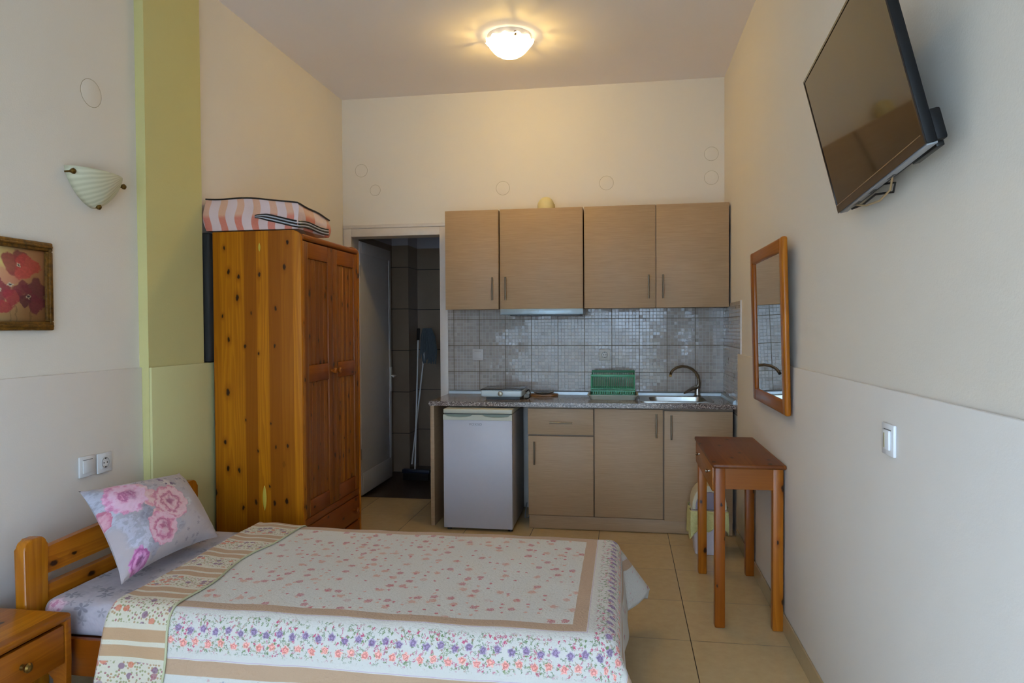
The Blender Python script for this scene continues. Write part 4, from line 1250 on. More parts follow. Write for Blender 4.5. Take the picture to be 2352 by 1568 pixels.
# ------------------------------------------------------------------ nightstand
NX0, NX1, NY0, NY1 = -2.190, -1.832, 1.56, 2.055
t = thing('nightstand', (-2.01, 1.8, 0), 'low pine nightstand with one drawer beside the bed', 'nightstand')
P_ns = pine('nightstand_pine', 'y', (0.46, 0.165, 0.007), 'x', 0.09, 0.33, 0.5, 0.30)
P_nsf = pine('nightstand_front', 'y', (0.38, 0.115, 0.006), 'z', 0.2, 0.21, 0.3, 0.34)
m = M(); m.box(NX0, NX1 + 0.003, NY0, NY1, 0.405, 0.430, 0.011, 3); m.obj('top', P_ns, t)
for (ya, yb) in ((NY0 + 0.004, NY0 + 0.026), (NY1 - 0.026, NY1 - 0.004)):
    m = M()
    pts = [(NX0, 0.0), (NX0 + 0.03, 0.0), (NX0 + 0.05, 0.2), (NX0 + 0.09, 0.262), (NX1 - 0.10, 0.262), (NX1 - 0.05, 0.21), (NX1 - 0.028, 0.0), (NX1, 0.0), (NX1 - 0.004, 0.15), (NX1, 0.275), (NX1 + 0.001, 0.418), (NX0, 0.418)]
    m.prism(pts, 'y', ya, yb, 0.002); m.obj('side_panel', P_nsf, t)
m = M(); m.box(NX1 - 0.022, NX1 - 0.004, NY0 + 0.028, NY1 - 0.028, 0.268, 0.396, 0.003); dd = m.obj('drawer', P_nsf, t)
m = M(); m.lathe([(0.0, 0.0), (0.009, 0.0), (0.007, 0.010), (0.013, 0.017), (0.015, 0.025), (0.010, 0.031), (0.0, 0.033)], (NX1 - 0.004, 1.86, 0.335), 'x', 20)
m.obj('knob', m_brass, dd)
m = M(); m.box(NX0 + 0.005, NX1 - 0.03, NY0 + 0.028, NY1 - 0.028, 0.262, 0.27); m.obj('bottom_panel', P_nsf, t)
m = M(); m.box(NX0, NX0 + 0.01, NY0 + 0.028, NY1 - 0.028, 0.262, 0.40); m.obj('back_panel', P_nsf, t)

# ------------------------------------------------------------------ bed
BEDY0, BEDY1 = 2.085, 3.045      # outer width
HX0, HX1 = -2.072, -2.03
t = thing('single_bed', (-1.05, 2.56, 0), 'single pine bed with slatted headboard against left wall', 'bed')
P_bed = pine('bed_post_pine', 'z', (0.48, 0.165, 0.006), 'y', 0.3, 0.2, 0.4, 0.26)
P_bedr = pine('bed_rail_pine', 'y', (0.42, 0.125, 0.006), 'z', 0.3, 0.6, 0.3, 0.28)
P_bedx = pine('bed_side_pine', 'x', (0.36, 0.10, 0.006), 'z', 0.3, 0.4, 0.3, 0.3)
def post(ya, yb, zt):
    m = M()
    r = 0.032
    pts = [(ya, 0.0), (yb, 0.0), (yb, zt - r)]
    for k in range(1, 7):
        a = PI / 2 * k / 6
        pts.append((yb - r + r * math.cos(a), zt - r + r * math.sin(a)))
    for k in range(0, 7):
        a = PI / 2 + PI / 2 * k / 6
        pts.append((ya + r + r * math.cos(a), zt - r + r * math.sin(a)))
    m.prism(pts, 'x', HX0, HX1, 0.009)
    m.obj('post', P_bed, t)
post(2.078, 2.175, 0.648); post(2.965, 3.062, 0.655)
def rail(za0, za1, bow):
    m = M(); n = 16
    lo = [(2.175 + (2.965 - 2.175) * k / n, za0) for k in range(n + 1)]
    hi = [(2.965 - (2.965 - 2.175) * k / n, za1 + bow * math.sin(PI * k / n)) for k in range(n + 1)]
    m.prism(lo + hi, 'x', HX0 + 0.008, HX1 - 0.006, 0.003); m.obj('headboard_rail', P_bedr, t)
rail(0.505, 0.600, 0.012); rail(0.385, 0.465, 0.0)
m = M(); m.box(HX1, -0.12, 2.092, 2.117, 0.19, 0.318, 0.006); m.obj('side_rail', P_bedx, t)
m = M(); m.box(HX1, -0.12, 3.015, 3.04, 0.19, 0.318, 0.006); m.obj('side_rail', P_bedx, t)
m = M(); m.box(-0.12, -0.098, 2.10, 3.03, 0.17, 0.30, 0.004); m.obj('foot_rail', P_bedr, t)
for y in (2.11, 2.98):
    m = M(); m.box(-0.16, -0.12, y, y + 0.045, 0.0, 0.19, 0.004); m.obj('leg', P_bed, t)
m = M(); m.box(HX1, -0.125, 2.12, 3.012, 0.285, 0.30); m.obj('base_boards', P_bedx, t)

# fabric materials ----------------------------------------------------
LIL = srgb(178, 166, 172)
def sprigs(b, uv, c, scale, colr, thr, amt=0.8, seed=0.0):
    """small leafy sprigs scattered over cloth"""
    vec = b.v('ADD', uv, (seed, seed * 1.7, 0.0))
    vn = b.vor(vec, scale, 0.85)
    d = vn.outputs['Distance']
    loc = b.v('SUBTRACT', b.v('SCALE', vec, scale), b.v('SCALE', vn.outputs['Position'], scale))
    s3 = b.sep(loc)
    a = b.m('ARCTAN2', s3[1], s3[0])
    rnd = b.sep(vn.outputs['Color'])
    on = b.step(rnd[0], thr, thr + 0.05)
    lobes = b.m('ABSOLUTE', b.m('SINE', b.m('ADD', b.m('MULTIPLY', a, 2.5), b.m('MULTIPLY', rnd[1], 6.0))))
    rad = b.m('MULTIPLY', lobes, 0.30)
    f = b.m('MULTIPLY', on, b.step(b.m('SUBTRACT', rad, d), 0.0, 0.06))
    return b.mix(b.m('MULTIPLY', f, amt), c, colr)
def weave(b, c):
    n = b.noise(b.co(), 500.0, 1.0)
    return b.mix(b.m('MULTIPLY', n, 0.12), c, srgb(200, 192, 194))
def mat_sheet():
    b = NB('lilac_grey_sheet')
    uv = b.co('UV')
    n = b.noise(uv, 9.0, 4.0, 0.6)
    c = b.mix(b.step(n, 0.4, 0.75), LIL, srgb(158, 150, 160))
    c = sprigs(b, uv, c, 9.0, srgb(110, 106, 116), 0.35, 0.75)
    c = sprigs(b, uv, c, 14.0, srgb(130, 124, 130), 0.5, 0.6, 3.3)
    s3 = b.sep(uv)
    nS = b.noise(uv, 40.0, 3.0)
    f, q, a = blob(b, s3[0], s3[1], 0.06, -0.01, 0.05, 5, 0.3, 0.1, 0.5, b.m('SUBTRACT', nS, 0.5))
    pet = b.m('SINE', b.m('ADD', b.m('MULTIPLY', q, 6.0), b.m('MULTIPLY', nS, 9.0)))
    c = b.mix(f, c, b.mix(b.step(pet, -0.6, 0.8), srgb(200, 130, 160), srgb(226, 190, 204)))
    h = b.noise(uv, 7.0, 3.0, 0.5, 0.6)
    return b.done(b.bsdf(weave(b, c), 0.8, spec=0.2, normal=b.bump(h, 0.6, 0.03), sheen=0.2))
def mat_pillow():
    b = NB('rose_print_pillowcase')
    uv = b.co('UV')
    s3 = b.sep(uv)
    n1 = b.noise(uv, 8.0, 4.0, 0.65)
    wx = b.m('MULTIPLY', b.m('SUBTRACT', b.noise(uv, 11.0, 3.0, 0.6), 0.5), 0.07)
    wy = b.m('MULTIPLY', b.m('SUBTRACT', b.noise(b.v('ADD', uv, (5.0, 3.0, 0.0)), 11.0, 3.0, 0.6), 0.5), 0.07)
    x = b.m('ADD', s3[0], wx)
    y = b.m('ADD', b.m('MULTIPLY', b.m('SUBTRACT', 1.0, s3[1]), 0.78), wy)   # y downward, square units
    c = b.mix(b.step(n1, 0.3, 0.8, 0.0, 0.5), srgb(180, 166, 166), srgb(170, 158, 164))
    V = 0.78
    # grey leaves
    for (cx, cy, r, l, ph, colr, am) in [(0.04, 0.14, 0.13, 3, 0.4, srgb(146, 148, 162), 0.8), (0.03, 0.3, 0.1, 4, 1.4, srgb(160, 160, 174), 0.7), (0.38, 0.2, 0.09, 4, 1.0, srgb(150, 144, 150), 0.75),
                                  (0.16, 0.46, 0.16, 3, 2.0, srgb(156, 156, 172), 0.8), (0.30, 0.42, 0.10, 3, 0.2, srgb(126, 124, 140), 0.8), (0.20, 0.60, 0.13, 4, 0.8, srgb(168, 168, 184), 0.8),
                                  (0.62, 0.36, 0.08, 4, 0.1, srgb(146, 146, 152), 0.7), (0.69, 0.42, 0.05, 3, 2.1, srgb(176, 174, 172), 0.7), (0.51, 0.6, 0.08, 4, 0.3, srgb(140, 138, 148), 0.7), (0.26, 0.68, 0.08, 4, 1.3, srgb(132, 132, 150), 0.7)]:
        f, q, a = blob(b, x, y, cx, cy * 1.0, r, l, ph, 0.25, 0.5)
        st = b.m('SINE', b.m('ADD', b.m('MULTIPLY', n1, 26.0), b.m('MULTIPLY', q, 5.0)))
        cc = b.mix(b.step(st, -0.8, 0.9), colr, tuple(min(1, k * 1.45) for k in colr[:3]) + (1,))
        c = b.mix(b.m('MULTIPLY', f, am), c, cc)
    top = b.m('MULTIPLY', b.step(y, 0.34, 0.24), b.step(x, 0.2, 0.4))
    c2 = sprigs(b, b.comb(s3[0], b.m('MULTIPLY', s3[1], 0.78), 0.0), c, 13.0, srgb(104, 96, 106), 0.25, 0.9)
    c2 = sprigs(b, b.comb(s3[0], b.m('MULTIPLY', s3[1], 0.78), 0.0), c2, 17.0, srgb(196, 178, 172), 0.6, 0.9, 2.2)
    c = b.mix(top, c, c2)
    c3 = sprigs(b, b.comb(s3[0], b.m('MULTIPLY', s3[1], 0.78), 0.0), c, 16.0, srgb(120, 110, 120), 0.55, 0.7, 7.7)
    c = b.mix(b.m('MULTIPLY', b.step(x, 0.45, 0.5), b.m('MULTIPLY', b.step(y, 0.5, 0.58), b.step(x, 0.78, 0.7))), c, c3)
    # white sprig of blossom
    for (cx, cy, r, colr) in ((0.60, 0.17, 0.035, srgb(206, 190, 182)), (0.575, 0.13, 0.03, srgb(120, 84, 120)), (0.61, 0.235, 0.045, srgb(208, 192, 184)), (0.64, 0.21, 0.02, srgb(110, 80, 112)), (0.59, 0.205, 0.016, srgb(100, 72, 108)), (0.615, 0.285, 0.03, srgb(212, 196, 184)), (0.23, 0.045, 0.03, srgb(206, 190, 186)), (0.31, 0.05, 0.03, srgb(206, 192, 184)), (0.27, 0.03, 0.015, srgb(92, 74, 98))):
        f, q, a = blob(b, x, y, cx, cy, r, 5, 0.7, 0.3, 0.25)
        c = b.mix(f, c, colr)
    # roses
    nA = b.noise(b.comb(x, y, 0.0), 16.0, 3.0, 0.6)
    nB = b.noise(b.comb(x, y, 3.0), 42.0, 2.0, 0.6)
    def rose(c, cx, cy, r, pale, mid, deep, rings, core):
        wob = b.m('MULTIPLY', b.m('SUBTRACT', nB, 0.5), 0.28)
        f, q, a = blob(b, x, y, cx, cy, r, 9, cx * 9, 0.045, 0.07, wob)
        ph = b.m('ADD', b.m('MULTIPLY', q, rings), b.m('MULTIPLY', nA, 9.0))
        ph = b.m('ADD', ph, b.m('MULTIPLY', b.m('SINE', b.m('ADD', a, b.m('MULTIPLY', q, 5.0))), 0.8))
        s_ = b.m('SINE', ph)
        cc = b.mix(b.step(s_, -1.0, 1.0), mid, pale)
        cc = b.mix(b.m('MULTIPLY', b.step(s_, -0.5, -1.0, 0.0, 0.65), b.step(q, 1.1, 0.2, 0.35, 1.0)), cc, deep)
        cc = b.mix(b.step(nB, 0.55, 0.75, 0.0, 0.35), cc, mid)
        k, q2, a2 = blob(b, x, y, cx + core[0], cy + core[1], r * core[2], 5, 1.0, 0.18, 0.8, wob)
        cc = b.mix(b.m('MULTIPLY', k, b.step(nB, 0.35, 0.6, 0.45, 0.95)), cc, deep)
        return b.mix(f, c, cc)
    c = rose(c, -0.02, 0.30, 0.075, srgb(214, 158, 170), srgb(200, 118, 140), srgb(180, 80, 110), 8.0, (0, 0, 0.4))
    c = rose(c, 0.30, 0.19, 0.10, srgb(226, 196, 194), srgb(216, 176, 180), srgb(214, 120, 140), 7.0, (0.12, 0.0, 0.2))
    c = rose(c, 0.38, 0.30, 0.09, srgb(222, 184, 184), srgb(214, 150, 158), srgb(200, 120, 136), 7.0, (0.12, 0.0, 0.2))
    c = rose(c, 0.20, 0.21, 0.165, srgb(226, 184, 208), srgb(216, 140, 176), srgb(158, 70, 124), 5.5, (0.045, 0.0, 0.42))
    c = rose(c, 0.40, 0.49, 0.10, srgb(228, 190, 190), srgb(218, 158, 164), srgb(200, 110, 130), 7.0, (0.1, 0.1, 0.2))
    c = rose(c, 0.53, 0.38, 0.165, srgb(226, 186, 192), srgb(212, 136, 154), srgb(156, 78, 112), 13.0, (-0.01, -0.01, 0.34))
    c = rose(c, 0.36, 0.57, 0.135, srgb(226, 182, 198), srgb(214, 132, 160), srgb(168, 80, 120), 12.0, (0.03, -0.01, 0.32))
    c = rose(c, 0.13, 0.715, 0.085, srgb(216, 150, 200), srgb(190, 100, 160), srgb(110, 44, 100), 8.0, (0.01, 0.0, 0.5))
    c = b.mix(b.m('MULTIPLY', b.noise(uv, 260.0, 2.0), 0.12), c, srgb(210, 196, 200))
    fn = b.noise(uv, 3.5, 3.0, 0.5, 0.8)
    return b.done(b.bsdf(c, 0.8, spec=0.2, normal=b.bump(fn, 0.5, 0.03), sheen=0.2))

# mattress -------------------------------------------------------------
def super_box(m, x0, x1, y0, y1, z0, z1, r, nx, ny, nz, uvs=1.0):
    def P(x, y, z):
        cx = min(max(x, x0 + r), x1 - r); cy = min(max(y, y0 + r), y1 - r); cz = min(max(z, z0 + r * 0.8), z1 - r * 0.8)
        d = Vector((x - cx, y - cy, (z - cz) / 0.8))
        L = d.length
        if L > 1e-9:
            mx = max(abs(d.x), abs(d.y), abs(d.z))
            d = d * (mx / L)
        return Vector((cx + d.x, cy + d.y, cz + d.z * 0.8))
    X = lambda u: x0 + (x1 - x0) * u
    Y = lambda u: y0 + (y1 - y0) * u
    Z = lambda u: z0 + (z1 - z0) * u
    m.grid(lambda u, v: P(X(u), Y(v), z1), nx, ny, uvf=lambda u, v: (X(u) - x0, Y(v) - y0))
    m.grid(lambda u, v: P(X(u), Y(v), z0), nx, ny, uvf=lambda u, v: (X(u) - x0, Y(v) - y0))
    m.grid(lambda u, v: P(X(u), y0, Z(v)), nx, nz, uvf=lambda u, v: (X(u) - x0, Z(v) - z1))
    m.grid(lambda u, v: P(X(u), y1, Z(v)), nx, nz, uvf=lambda u, v: (X(u) - x0, Z(v) - z1))
    m.grid(lambda u, v: P(x0, Y(u), Z(v)), ny, nz, uvf=lambda u, v: (Z(v) - z1, Y(u) - y0))
    m.grid(lambda u, v: P(x1, Y(u), Z(v)), ny, nz, uvf=lambda u, v: (Z(v) - z1, Y(u) - y0))
    bmesh.ops.remove_doubles(m.bm, verts=m.bm.verts[:], dist=1e-4)
m = M(); super_box(m, -2.025, -0.125, 2.122, 3.008, 0.302, 0.432, 0.05, 60, 32, 8)
o = m.obj('mattress', mat_sheet()); tag(o, 'mattress in a lilac grey flowered sheet on the pine bed', 'mattress')

# quilt ----------------------------------------------------------------
QZ = 0.446
QXH, QXF = -1.685, -0.062
QYN, QYF = 2.110, 3.022
LN, LF, LFT = 0.36, 0.41, 0.33
QL = (QXF - QXH) + LFT
QW = (QYF - QYN) + LN + LF
def quilt_pt(U, V, lift=0.0):
    """U: metres of cloth from the head edge; V: metres from the near hem"""
    x = QXH + U
    y = QYN - LN + V
    ex = max(0.0, x - QXF)
    near = y < QYN
    ey = (QYN - y) if near else max(0.0, y - QYF)
    sy = -1.0 if near else 1.0
    bx, by = min(x, QXF), min(max(y, QYN), QYF)
    puff = 0.004 * math.sin(5.3 * bx + 1.0) * math.sin(6.1 * by) + 0.0015 * math.sin(23 * bx + 9 * by) * math.sin(17 * by)
    if ex <= 0 and ey <= 0:
        return Vector((bx, by, QZ + puff + lift))
    e = math.hypot(ex, ey)
    th = math.atan2(ey, ex)
    if ex > 0 and ey > 0:
        s2 = math.sin(2 * th) ** 2
        e *= (1 - (0.14 if near else 0.20) * s2 * min(1.0, e / 0.4))
    else:
        s2 = 0.0
    ry = 0.060 if near else 0.045
    r = ry * math.sin(th) ** 2 + 0.045 * math.cos(th) ** 2
    fy = math.radians(72 if near else 80)
    fm = fy * math.sin(th) ** 2 + math.radians(85) * math.cos(th) ** 2
    s3_ = s2 ** 1.5
    fm = fm * (1 - s3_) + math.radians(56 if near else 50) * s3_
    arc = r * fm
    if e < arc:
        ph = e / r
        out, dn = r * math.sin(ph), r * (1 - math.cos(ph))
    else:
        out = r * math.sin(fm) + (e - arc) * math.cos(fm)
        dn = r * (1 - math.cos(fm)) + (e - arc) * math.sin(fm)
    k = max(0.0, e - 0.08)
    if s2 < 0.3:
        cc = (bx * math.sin(th) ** 2 + by * math.cos(th) ** 2)
        out += 0.035 * k * (math.sin(9.0 * cc + 0.7) + 0.5 * math.sin(21 * cc)) * (1 - s2 / 0.3)
    dx, dy = math.cos(th), sy * math.sin(th)
    nrm = min(1.0, dn / (r + 1e-6))
    z = QZ + puff * (1 - nrm) - dn + lift * (1 - nrm * 0.8)
    out += lift * nrm
    return Vector((bx + dx * out, by + dy * out, max(z, 0.012)))
def cloth_print(b, u, v):
    """returns colour of the printed quilt for cloth coordinates (metres)"""
    white = srgb(206, 200, 192)
    tan = srgb(182, 150, 122)
    dn = v
    dfar = b.m('SUBTRACT', QW - (LF - LN), v)
    dft = b.m('SUBTRACT', QL - 0.03, u)
    d = b.m('MINIMUM', b.m('MINIMUM', dn, dfar), dft)
    n0 = b.m('MULTIPLY', b.m('SUBTRACT', b.noise(b.comb(u, v, 0.0), 14.0, 2.0), 0.5), 0.004)
    d = b.m('ADD', d, n0)
    w0 = 0.145; t1 = w0 + 0.045; f1 = t1 + 0.16; t2 = f1 + 0.045
    def band(lo, hi, s_=0.0015):
        return b.m('MULTIPLY', b.step(d, lo - s_, lo + s_), b.step(d, hi + s_, hi - s_))
    B_fl = band(t1, f1)
    vec = b.comb(u, v, 0.0)
    def flowers(scale, rad, thr, seed, lobes=5.0, jag=0.3):
        vv = b.v('ADD', vec, (seed, seed * 0.37, 0.0))
        wn = b.v('SCALE', b.v('SUBTRACT', b.noise(vv, 150.0, 2.0, 0.6, col=True), (0.5, 0.5, 0.5)), 0.018)
        vv2 = b.v('ADD', vv, wn)
        vn = b.vor(vv2, scale, 0.9)
        rnd = b.sep(vn.outputs['Color'])
        loc = b.sep(b.v('SUBTRACT', b.v('SCALE', vv2, scale), b.v('SCALE', vn.outputs['Position'], scale)))
        a = b.m('ARCTAN2', loc[1], loc[0])
        rr = b.m('MULTIPLY', b.m('ADD', 1.0 - jag, b.m('MULTIPLY', b.m('SINE', b.m('ADD', b.m('MULTIPLY', a, lobes), b.m('MULTIPLY', rnd[2], 6.28))), jag)), rad * scale)
        q = b.m('DIVIDE', vn.outputs['Distance'], rr)
        on = b.step(rnd[0], thr, thr + 0.02)
        return b.m('MULTIPLY', on, b.step(q, 1.05, 0.85)), q, rnd
    c = white
    # centre field
    f, q, rn = flowers(95.0, 0.0034, 0.62, 3.1, 3.0, 0.5)
    cl = b.noise(b.comb(b.m('ADD', u, 4.0), v, 0.0), 13.0, 2.0)
    sp = b.m('MULTIPLY', f, b.step(cl, 0.48, 0.60))
    cen = b.mix(b.m('MULTIPLY', sp, 0.75), white, b.mix(b.step(rn[1], 0.4, 0.6), srgb(150, 152, 118), srgb(204, 156, 130)))
    f, q, rn = flowers(15.0, 0.0145, 0.42, 0.0, 5.0, 0.08)
    pet = b.m('SINE', b.m('ADD', b.m('MULTIPLY', q, 16.0), 1.0))
    rc = b.mix(b.step(rn[1], 0.45, 0.55), srgb(182, 84, 96), srgb(204, 140, 122))
    hal = b.m('MULTIPLY', b.m('MULTIPLY', b.step(q, 1.9, 0.9), b.step(rn[0], 0.5, 0.52)), b.step(b.noise(vec, 60.0, 2.0), 0.42, 0.6, 0.0, 0.6))
    cen = b.mix(hal, cen, srgb(206, 172, 152))
    cen = b.mix(b.m('MULTIPLY', f, b.step(pet, -0.9, 0.3, 0.35, 0.85)), cen, rc)
    f, q, rn = flowers(24.0, 0.0070, 0.55, 7.7, 5.0, 0.1)
    cen = b.mix(b.m('MULTIPLY', f, 0.85), cen, b.mix(b.step(rn[1], 0.45, 0.55), srgb(196, 96, 104), srgb(212, 150, 132)))
    # floral strip
    mid = b.m('ABSOLUTE', b.m('SUBTRACT', d, (t1 + f1) / 2))
    strip = white
    f, q, rn = flowers(105.0, 0.0034, 0.52, 1.3, 2.0, 0.6)
    ck = b.ramp(rn[1], [(0.0, srgb(96, 120, 82)), (0.45, srgb(130, 140, 92)), (0.6, srgb(150, 110, 80)), (0.75, srgb(176, 72, 110)), (1.0, srgb(108, 74, 116))], 'CONSTANT')
    strip = b.mix(b.m('MULTIPLY', b.m('MULTIPLY', f, 0.8), b.step(mid, 0.064, 0.050)), strip, ck)
    f, q, rn = flowers(62.0, 0.0055, 0.55, 9.1, 5.0, 0.3)
    strip = b.mix(b.m('MULTIPLY', f, b.step(mid, 0.058, 0.05)), strip, b.mix(b.step(rn[1], 0.4, 0.5), srgb(196, 92, 118), srgb(120, 138, 96)))
    # regular row of larger blooms: purple and coral in alternation
    along = b.m('ADD', b.m('MULTIPLY', b.step(dft, dn, b.m('ADD', dn, 0.001), 1.0, 0.0), 0.0), u)
    isft = b.m('LESS_THAN', dft, b.m('MINIMUM', dn, dfar))
    along = b.m('ADD', b.m('MULTIPLY', isft, v), b.m('MULTIPLY', b.m('SUBTRACT', 1.0, isft), u))
    per = 0.088
    for off, dv, colr in ((0.0, 0.013, srgb(118, 92, 128)), (0.044, 0.006, srgb(112, 88, 124)), (0.020, -0.026, srgb(210, 126, 114)), (0.062, -0.032, srgb(212, 120, 110))):
        a1 = b.m('SUBTRACT', b.m('MODULO', b.m('ADD', along, 10.0 + off), per), per / 2)
        d1 = b.m('SUBTRACT', b.m('SUBTRACT', d, (t1 + f1) / 2), dv)
        rr_ = b.m('SQRT', b.m('ADD', b.m('MULTIPLY', a1, a1), b.m('MULTIPLY', d1, d1)))
        an = b.m('ARCTAN2', d1, a1)
        jit = b.m('MULTIPLY', b.m('SUBTRACT', b.noise(b.comb(u, v, off), 170.0, 2.0), 0.5), 1.3)
        qq = b.m('ADD', b.m('DIVIDE', rr_, b.m('MULTIPLY', b.m('ADD', 1.0, b.m('MULTIPLY', b.m('SINE', b.m('MULTIPLY', an, 5.0)), 0.10)), 0.0115)), jit)
        cc = b.mix(b.step(b.m('SINE', b.m('MULTIPLY', qq, 9.0)), -0.5, 0.8), colr, tuple(min(1, k * 2.0) for k in colr[:3]) + (1,))
        strip = b.mix(b.m('MULTIPLY', b.step(qq, 1.2, 0.7), 0.85), strip, cc)
    # outer border
    ob = white
    f, q, rn = flowers(11.0, 0.013, 0.3, 5.5, 5.0, 0.2)
    pet = b.m('SINE', b.m('ADD', b.m('MULTIPLY', q, 14.0), 1.0))
    ob = b.mix(b.m('MULTIPLY', f, b.step(pet, -0.9, 0.4, 0.45, 1.0)), ob, b.mix(b.step(rn[1], 0.7, 0.75), srgb(180, 58, 86), srgb(150, 146, 164)))
    f, q, rn = flowers(34.0, 0.005, 0.7, 2.9, 4.0, 0.3)
    ob = b.mix(b.m('MULTIPLY', f, 0.7), ob, srgb(206, 150, 150))
    c = b.mix(b.step(d, t2 - 0.002, t2 + 0.002), ob, cen)
    c = b.mix(band(w0, t1), c, tan)
    c = b.mix(B_fl, c, strip)
    c = b.mix(band(f1, t2), c, tan)
    for e_ in (t1 + 0.003, f1 - 0.003):
        c = b.mix(b.m('MULTIPLY', b.step(b.m('ABSOLUTE', b.m('SUBTRACT', d, e_)), 0.0016, 0.0006), 0.5), c, srgb(176, 130, 176))
    return c
def stitch(b, u, v):
    n = b.noise(b.comb(b.m('MULTIPLY', u, 1.0), b.m('MULTIPLY', v, 1.0), 0.0), 95.0, 2.0, 0.5, 0.6)
    w = b.noise(b.comb(b.m('MULTIPLY', u, 1.0), b.m('MULTIPLY', v, 2.5), 2.0), 60.0, 2.0, 0.6)
    return b.m('ADD', b.m('MULTIPLY', w, 0.6), n)
def mat_quilt():
    b = NB('printed_quilt')
    s3 = b.sep(b.co('UV'))
    c = cloth_print(b, s3[0], s3[1])
    h = stitch(b, s3[0], s3[1])
    return b.done(b.bsdf(c, 0.85, spec=0.15, normal=b.bump(h, 0.55, 0.004), sheen=0.15))
def mat_quilt_back():
    b = NB('striped_quilt_reverse')
    s3 = b.sep(b.co('UV'))
    u, v = s3[0], s3[1]
    cream = srgb(208, 198, 178)
    tan = srgb(184, 148, 114)
    vv = b.m('ADD', v, b.m('MULTIPLY', b.m('SUBTRACT', b.noise(b.comb(u, v, 0.0), 10.0, 2.0), 0.5), 0.006))
    k = b.m('MODULO', b.m('ADD', vv, 0.02), 0.205)
    def bd(lo, hi): return b.m('MULTIPLY', b.step(k, lo - 0.0015, lo + 0.0015), b.step(k, hi + 0.0015, hi - 0.0015))
    c = cream
    for (sc, rad, thr, sd, ramp_) in ((110.0, 0.0038, 0.3, 1.0, 0), (40.0, 0.011, 0.62, 4.0, 1)):
        vec = b.v('ADD', b.comb(u, v, 0.0), (sd, 0.0, 0.0))
        vn = b.vor(vec, sc, 0.9)
        rn = b.sep(vn.outputs['Color'])
        f = b.m('MULTIPLY', b.step(vn.outputs['Distance'], rad * sc, rad * sc * 0.75), b.step(rn[0], thr, thr + 0.02))
        f = b.m('MULTIPLY', f, bd(0.100, 0.192))
        if ramp_: cc = b.mix(b.step(rn[1], 0.45, 0.55), srgb(128, 88, 116), srgb(208, 116, 88))
        else: cc = b.ramp(rn[1], [(0.0, srgb(140, 140, 92)), (0.5, srgb(170, 130, 90)), (0.8, srgb(160, 90, 100))], 'CONSTANT')
        c = b.mix(b.m('MULTIPLY', f, 0.8), c, cc)
    c = b.mix(bd(0.0, 0.036), c, tan)
    c = b.mix(bd(0.050, 0.086), c, tan)
    h = stitch(b, u, v)
    return b.done(b.bsdf(c, 0.85, spec=0.15, normal=b.bump(h, 0.55, 0.004), sheen=0.15))
t = thing('quilt', (-0.9, 2.56, 0.44), 'white flowered quilt with tan bands spread over the bed', 'quilt')
NUq, NVq = 150, 140
m = M()
m.grid(lambda u, v: quilt_pt(u * QL, v * QW), NUq, NVq, uvf=lambda u, v: (u * QL, v * QW))
o = m.obj('quilt_cover', mat_quilt(), t)
for pgn in o.data.polygons: pgn.use_smooth = True
md = o.modifiers.new('thick', 'SOLIDIFY'); md.thickness = 0.006; md.offset = 1.0
# folded-back head edge
def flapw(V):
    s_ = V / QW
    return 0.205 + 0.018 * math.sin(9 * s_ + 0.5) + 0.010 * math.sin(23 * s_)
def flap(u, v):
    V = v * QW
    w = flapw(V)
    if u < 0.12:
        a = PI * (u / 0.12)
        p = quilt_pt(0.0, V, 0.011 - 0.011 * math.cos(a) - 0.004)
        p.x -= 0.012 * math.sin(a)
        return p
    k = (u - 0.12) / 0.88
    lift = 0.018 - 0.006 * k + 0.004 * math.sin(8 * k + 14 * v) * (1 - k)
    p = quilt_pt(w * k, V, lift)
    return p
m = M()
m.grid(flap, 40, 120, uvf=lambda u, v: (u * 0.22, v * QW))
o = m.obj('folded_edge', mat_quilt_back(), t)
for pgn in o.data.polygons: pgn.use_smooth = True
md = o.modifiers.new('thick', 'SOLIDIFY'); md.thickness = 0.005; md.offset = 0.0
m = M(); pts = [flap(1.0, k / 120) + Vector((0.001, 0, 0.0)) for k in range(121)]
m.tube(pts, 0.0038, 8)
m.obj('binding', plain('green_grey_binding', srgb(186, 184, 150), 0.7), t)

# pillow ---------------------------------------------------------------
TLc, TRc = Vector((-2.062, 2.352, 0.757)), Vector((-2.040, 2.935, 0.706))
BLc, BRc = Vector((-1.760, 2.195, 0.470)), Vector((-1.745, 2.775, 0.468))
nP = (TRc - TLc).cross(TLc - BLc).normalized()
if nP.x < 0: nP = -nP
def pil(u, v, sgn):
    # u: left to right, v: bottom to top; edges drawn in between the corners
    eu = 2 * u - 1; ev = 2 * v - 1
    cu_ = 0.055 * (1 - abs(ev) ** 2.5) * eu * abs(eu) ** 3
    cv_ = 0.065 * (1 - abs(eu) ** 2.5) * ev * abs(ev) ** 3
    uu, vv = u - cu_, v - cv_
    p = BLc * (1 - uu) * (1 - vv) + BRc * uu * (1 - vv) + TLc * (1 - uu) * vv + TRc * uu * vv
    h = (0.094 if sgn > 0 else 0.035) * ((1 - abs(eu) ** 3) * (1 - abs(ev) ** 3)) ** 0.6
    wr = 0.003 * math.sin(14 * u + 5 * v) * math.sin(11 * v + 2) * (1 - abs(eu) ** 4) * (1 - abs(ev) ** 4)
    return p + nP * (sgn * h + wr + (0.004 if sgn > 0 else 0))
m = M()
m.grid(lambda u, v: pil(u, v, 1), 48, 40, uvf=lambda u, v: (u, v))
m.grid(lambda u, v: pil(u, v, -1) if 0 < u < 1 and 0 < v < 1 else pil(u, v, 1), 48, 40, uvf=lambda u, v: (u, v))
bmesh.ops.remove_doubles(m.bm, verts=m.bm.verts[:], dist=1e-5)
o = m.obj('pillow', mat_pillow()); tag(o, 'lilac grey pillow printed with pink roses leaning on headboard', 'pillow')

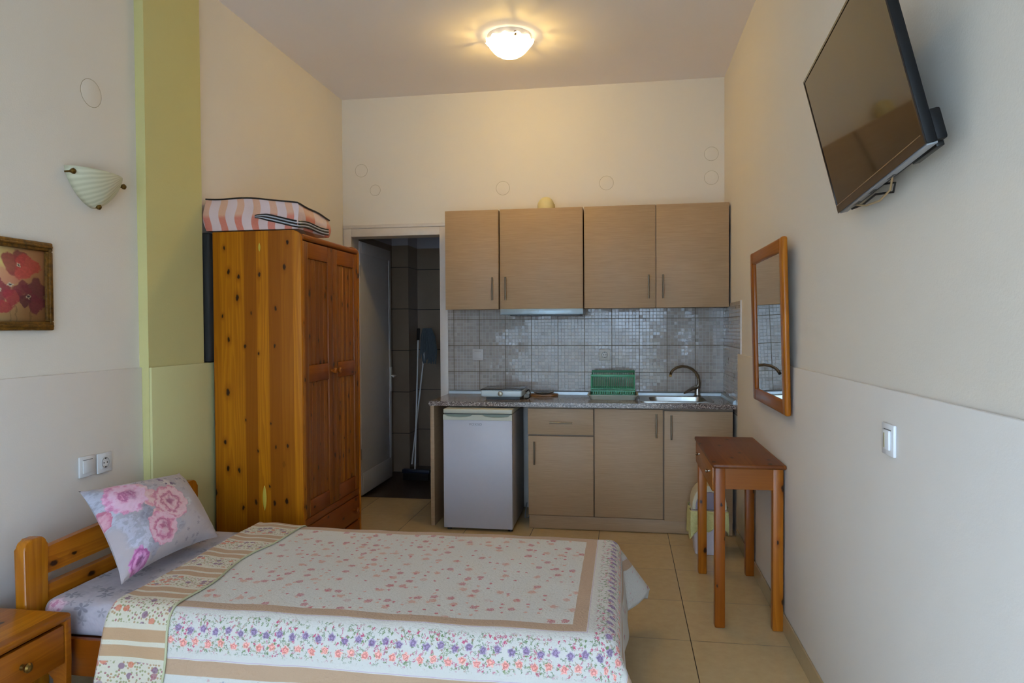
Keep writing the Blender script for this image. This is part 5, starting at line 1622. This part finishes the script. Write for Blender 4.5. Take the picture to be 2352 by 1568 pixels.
# ------------------------------------------------------------------ things in the bathroom doorway
t = thing('string_mop', (-1.87, 6.35, 0), 'upturned string mop with grey blue strands beyond the doorway', 'mop')
m = M(); m.cyl((-1.945, 6.22, 0.11), (-1.862, 6.45, 1.31), 0.007, 12); m.obj('handle', m_white_pl, t)
random.seed(11)
m = M()
for k in range(70):
    a = random.uniform(-1.0, 2.2); r = random.uniform(0.02, 0.085); L = random.uniform(0.20, 0.34)
    x0_, y0_, z0_ = -1.862, 6.45, 1.34
    dx, dy = math.cos(a) * r, -abs(math.sin(a)) * r * 0.8
    m.tube([(x0_, y0_, z0_), (x0_ + dx * 0.6, y0_ + dy * 0.6, z0_ + 0.03), (x0_ + dx, y0_ + dy, z0_ - 0.05), (x0_ + dx * 1.15 + random.uniform(-0.01, 0.01), y0_ + dy, z0_ - 0.18), (x0_ + dx * 1.0 + random.uniform(-0.015, 0.015), y0_ + dy, z0_ + 0.03 - L)], 0.0055, 6)
o = m.obj('strands', plain('blue_grey_cotton', srgb(92, 100, 106), 0.9), t); o['kind'] = 'stuff'
t = thing('broom', (-1.88, 6.3, 0), 'white handled broom leaning beside the mop', 'broom')
m = M(); m.cyl((-1.885, 6.12, 0.075), (-1.935, 6.42, 1.26), 0.007, 12); m.obj('handle', m_white_pl, t)
m = M(); m.cyl((-1.935, 6.42, 1.26), (-1.9395, 6.447, 1.37), 0.015, 12); m.obj('grip', m_dark, t)
m = M(); m.box(-2.0, -1.74, 6.09, 6.15, 0.05, 0.085, 0.006); m.obj('brush_head', plain('navy_plastic', srgb(26, 38, 60), 0.4), t)
m = M(); m.box(-1.99, -1.75, 6.095, 6.145, -0.011, 0.05); m.obj('bristles', m_dark, t)
t = thing('mop_bucket', (-1.62, 6.4, -0.012), 'dark green bucket with red cloth half hidden beyond doorway', 'bucket')
m = M(); m.lathe([(0.0, 0.0), (0.13, 0.0), (0.165, 0.33), (0.172, 0.34), (0.165, 0.345), (0.155, 0.33), (0.12, 0.01), (0.0, 0.01)], (-1.64, 6.40, -0.011), 'z', 32)
m.obj('bucket_body', plain('dark_green_plastic', srgb(58, 92, 40), 0.4), t)
m = M()
m.grid(lambda u, v: Vector((-1.69 + 0.10 * math.cos(2 * PI * u) * math.sin(PI * v), 6.33 + 0.08 * math.sin(2 * PI * u) * math.sin(PI * v), 0.37 + 0.05 * math.cos(PI * v) + 0.012 * math.sin(9 * u * 2 * PI / 3))), 24, 12, closed_u=True)
m.obj('cloth', plain('red_cloth', srgb(130, 36, 34), 0.9), t)

# bookkeeping properties used while building are removed again
for o in bpy.data.objects:
    if '_o' in o: del o['_o']
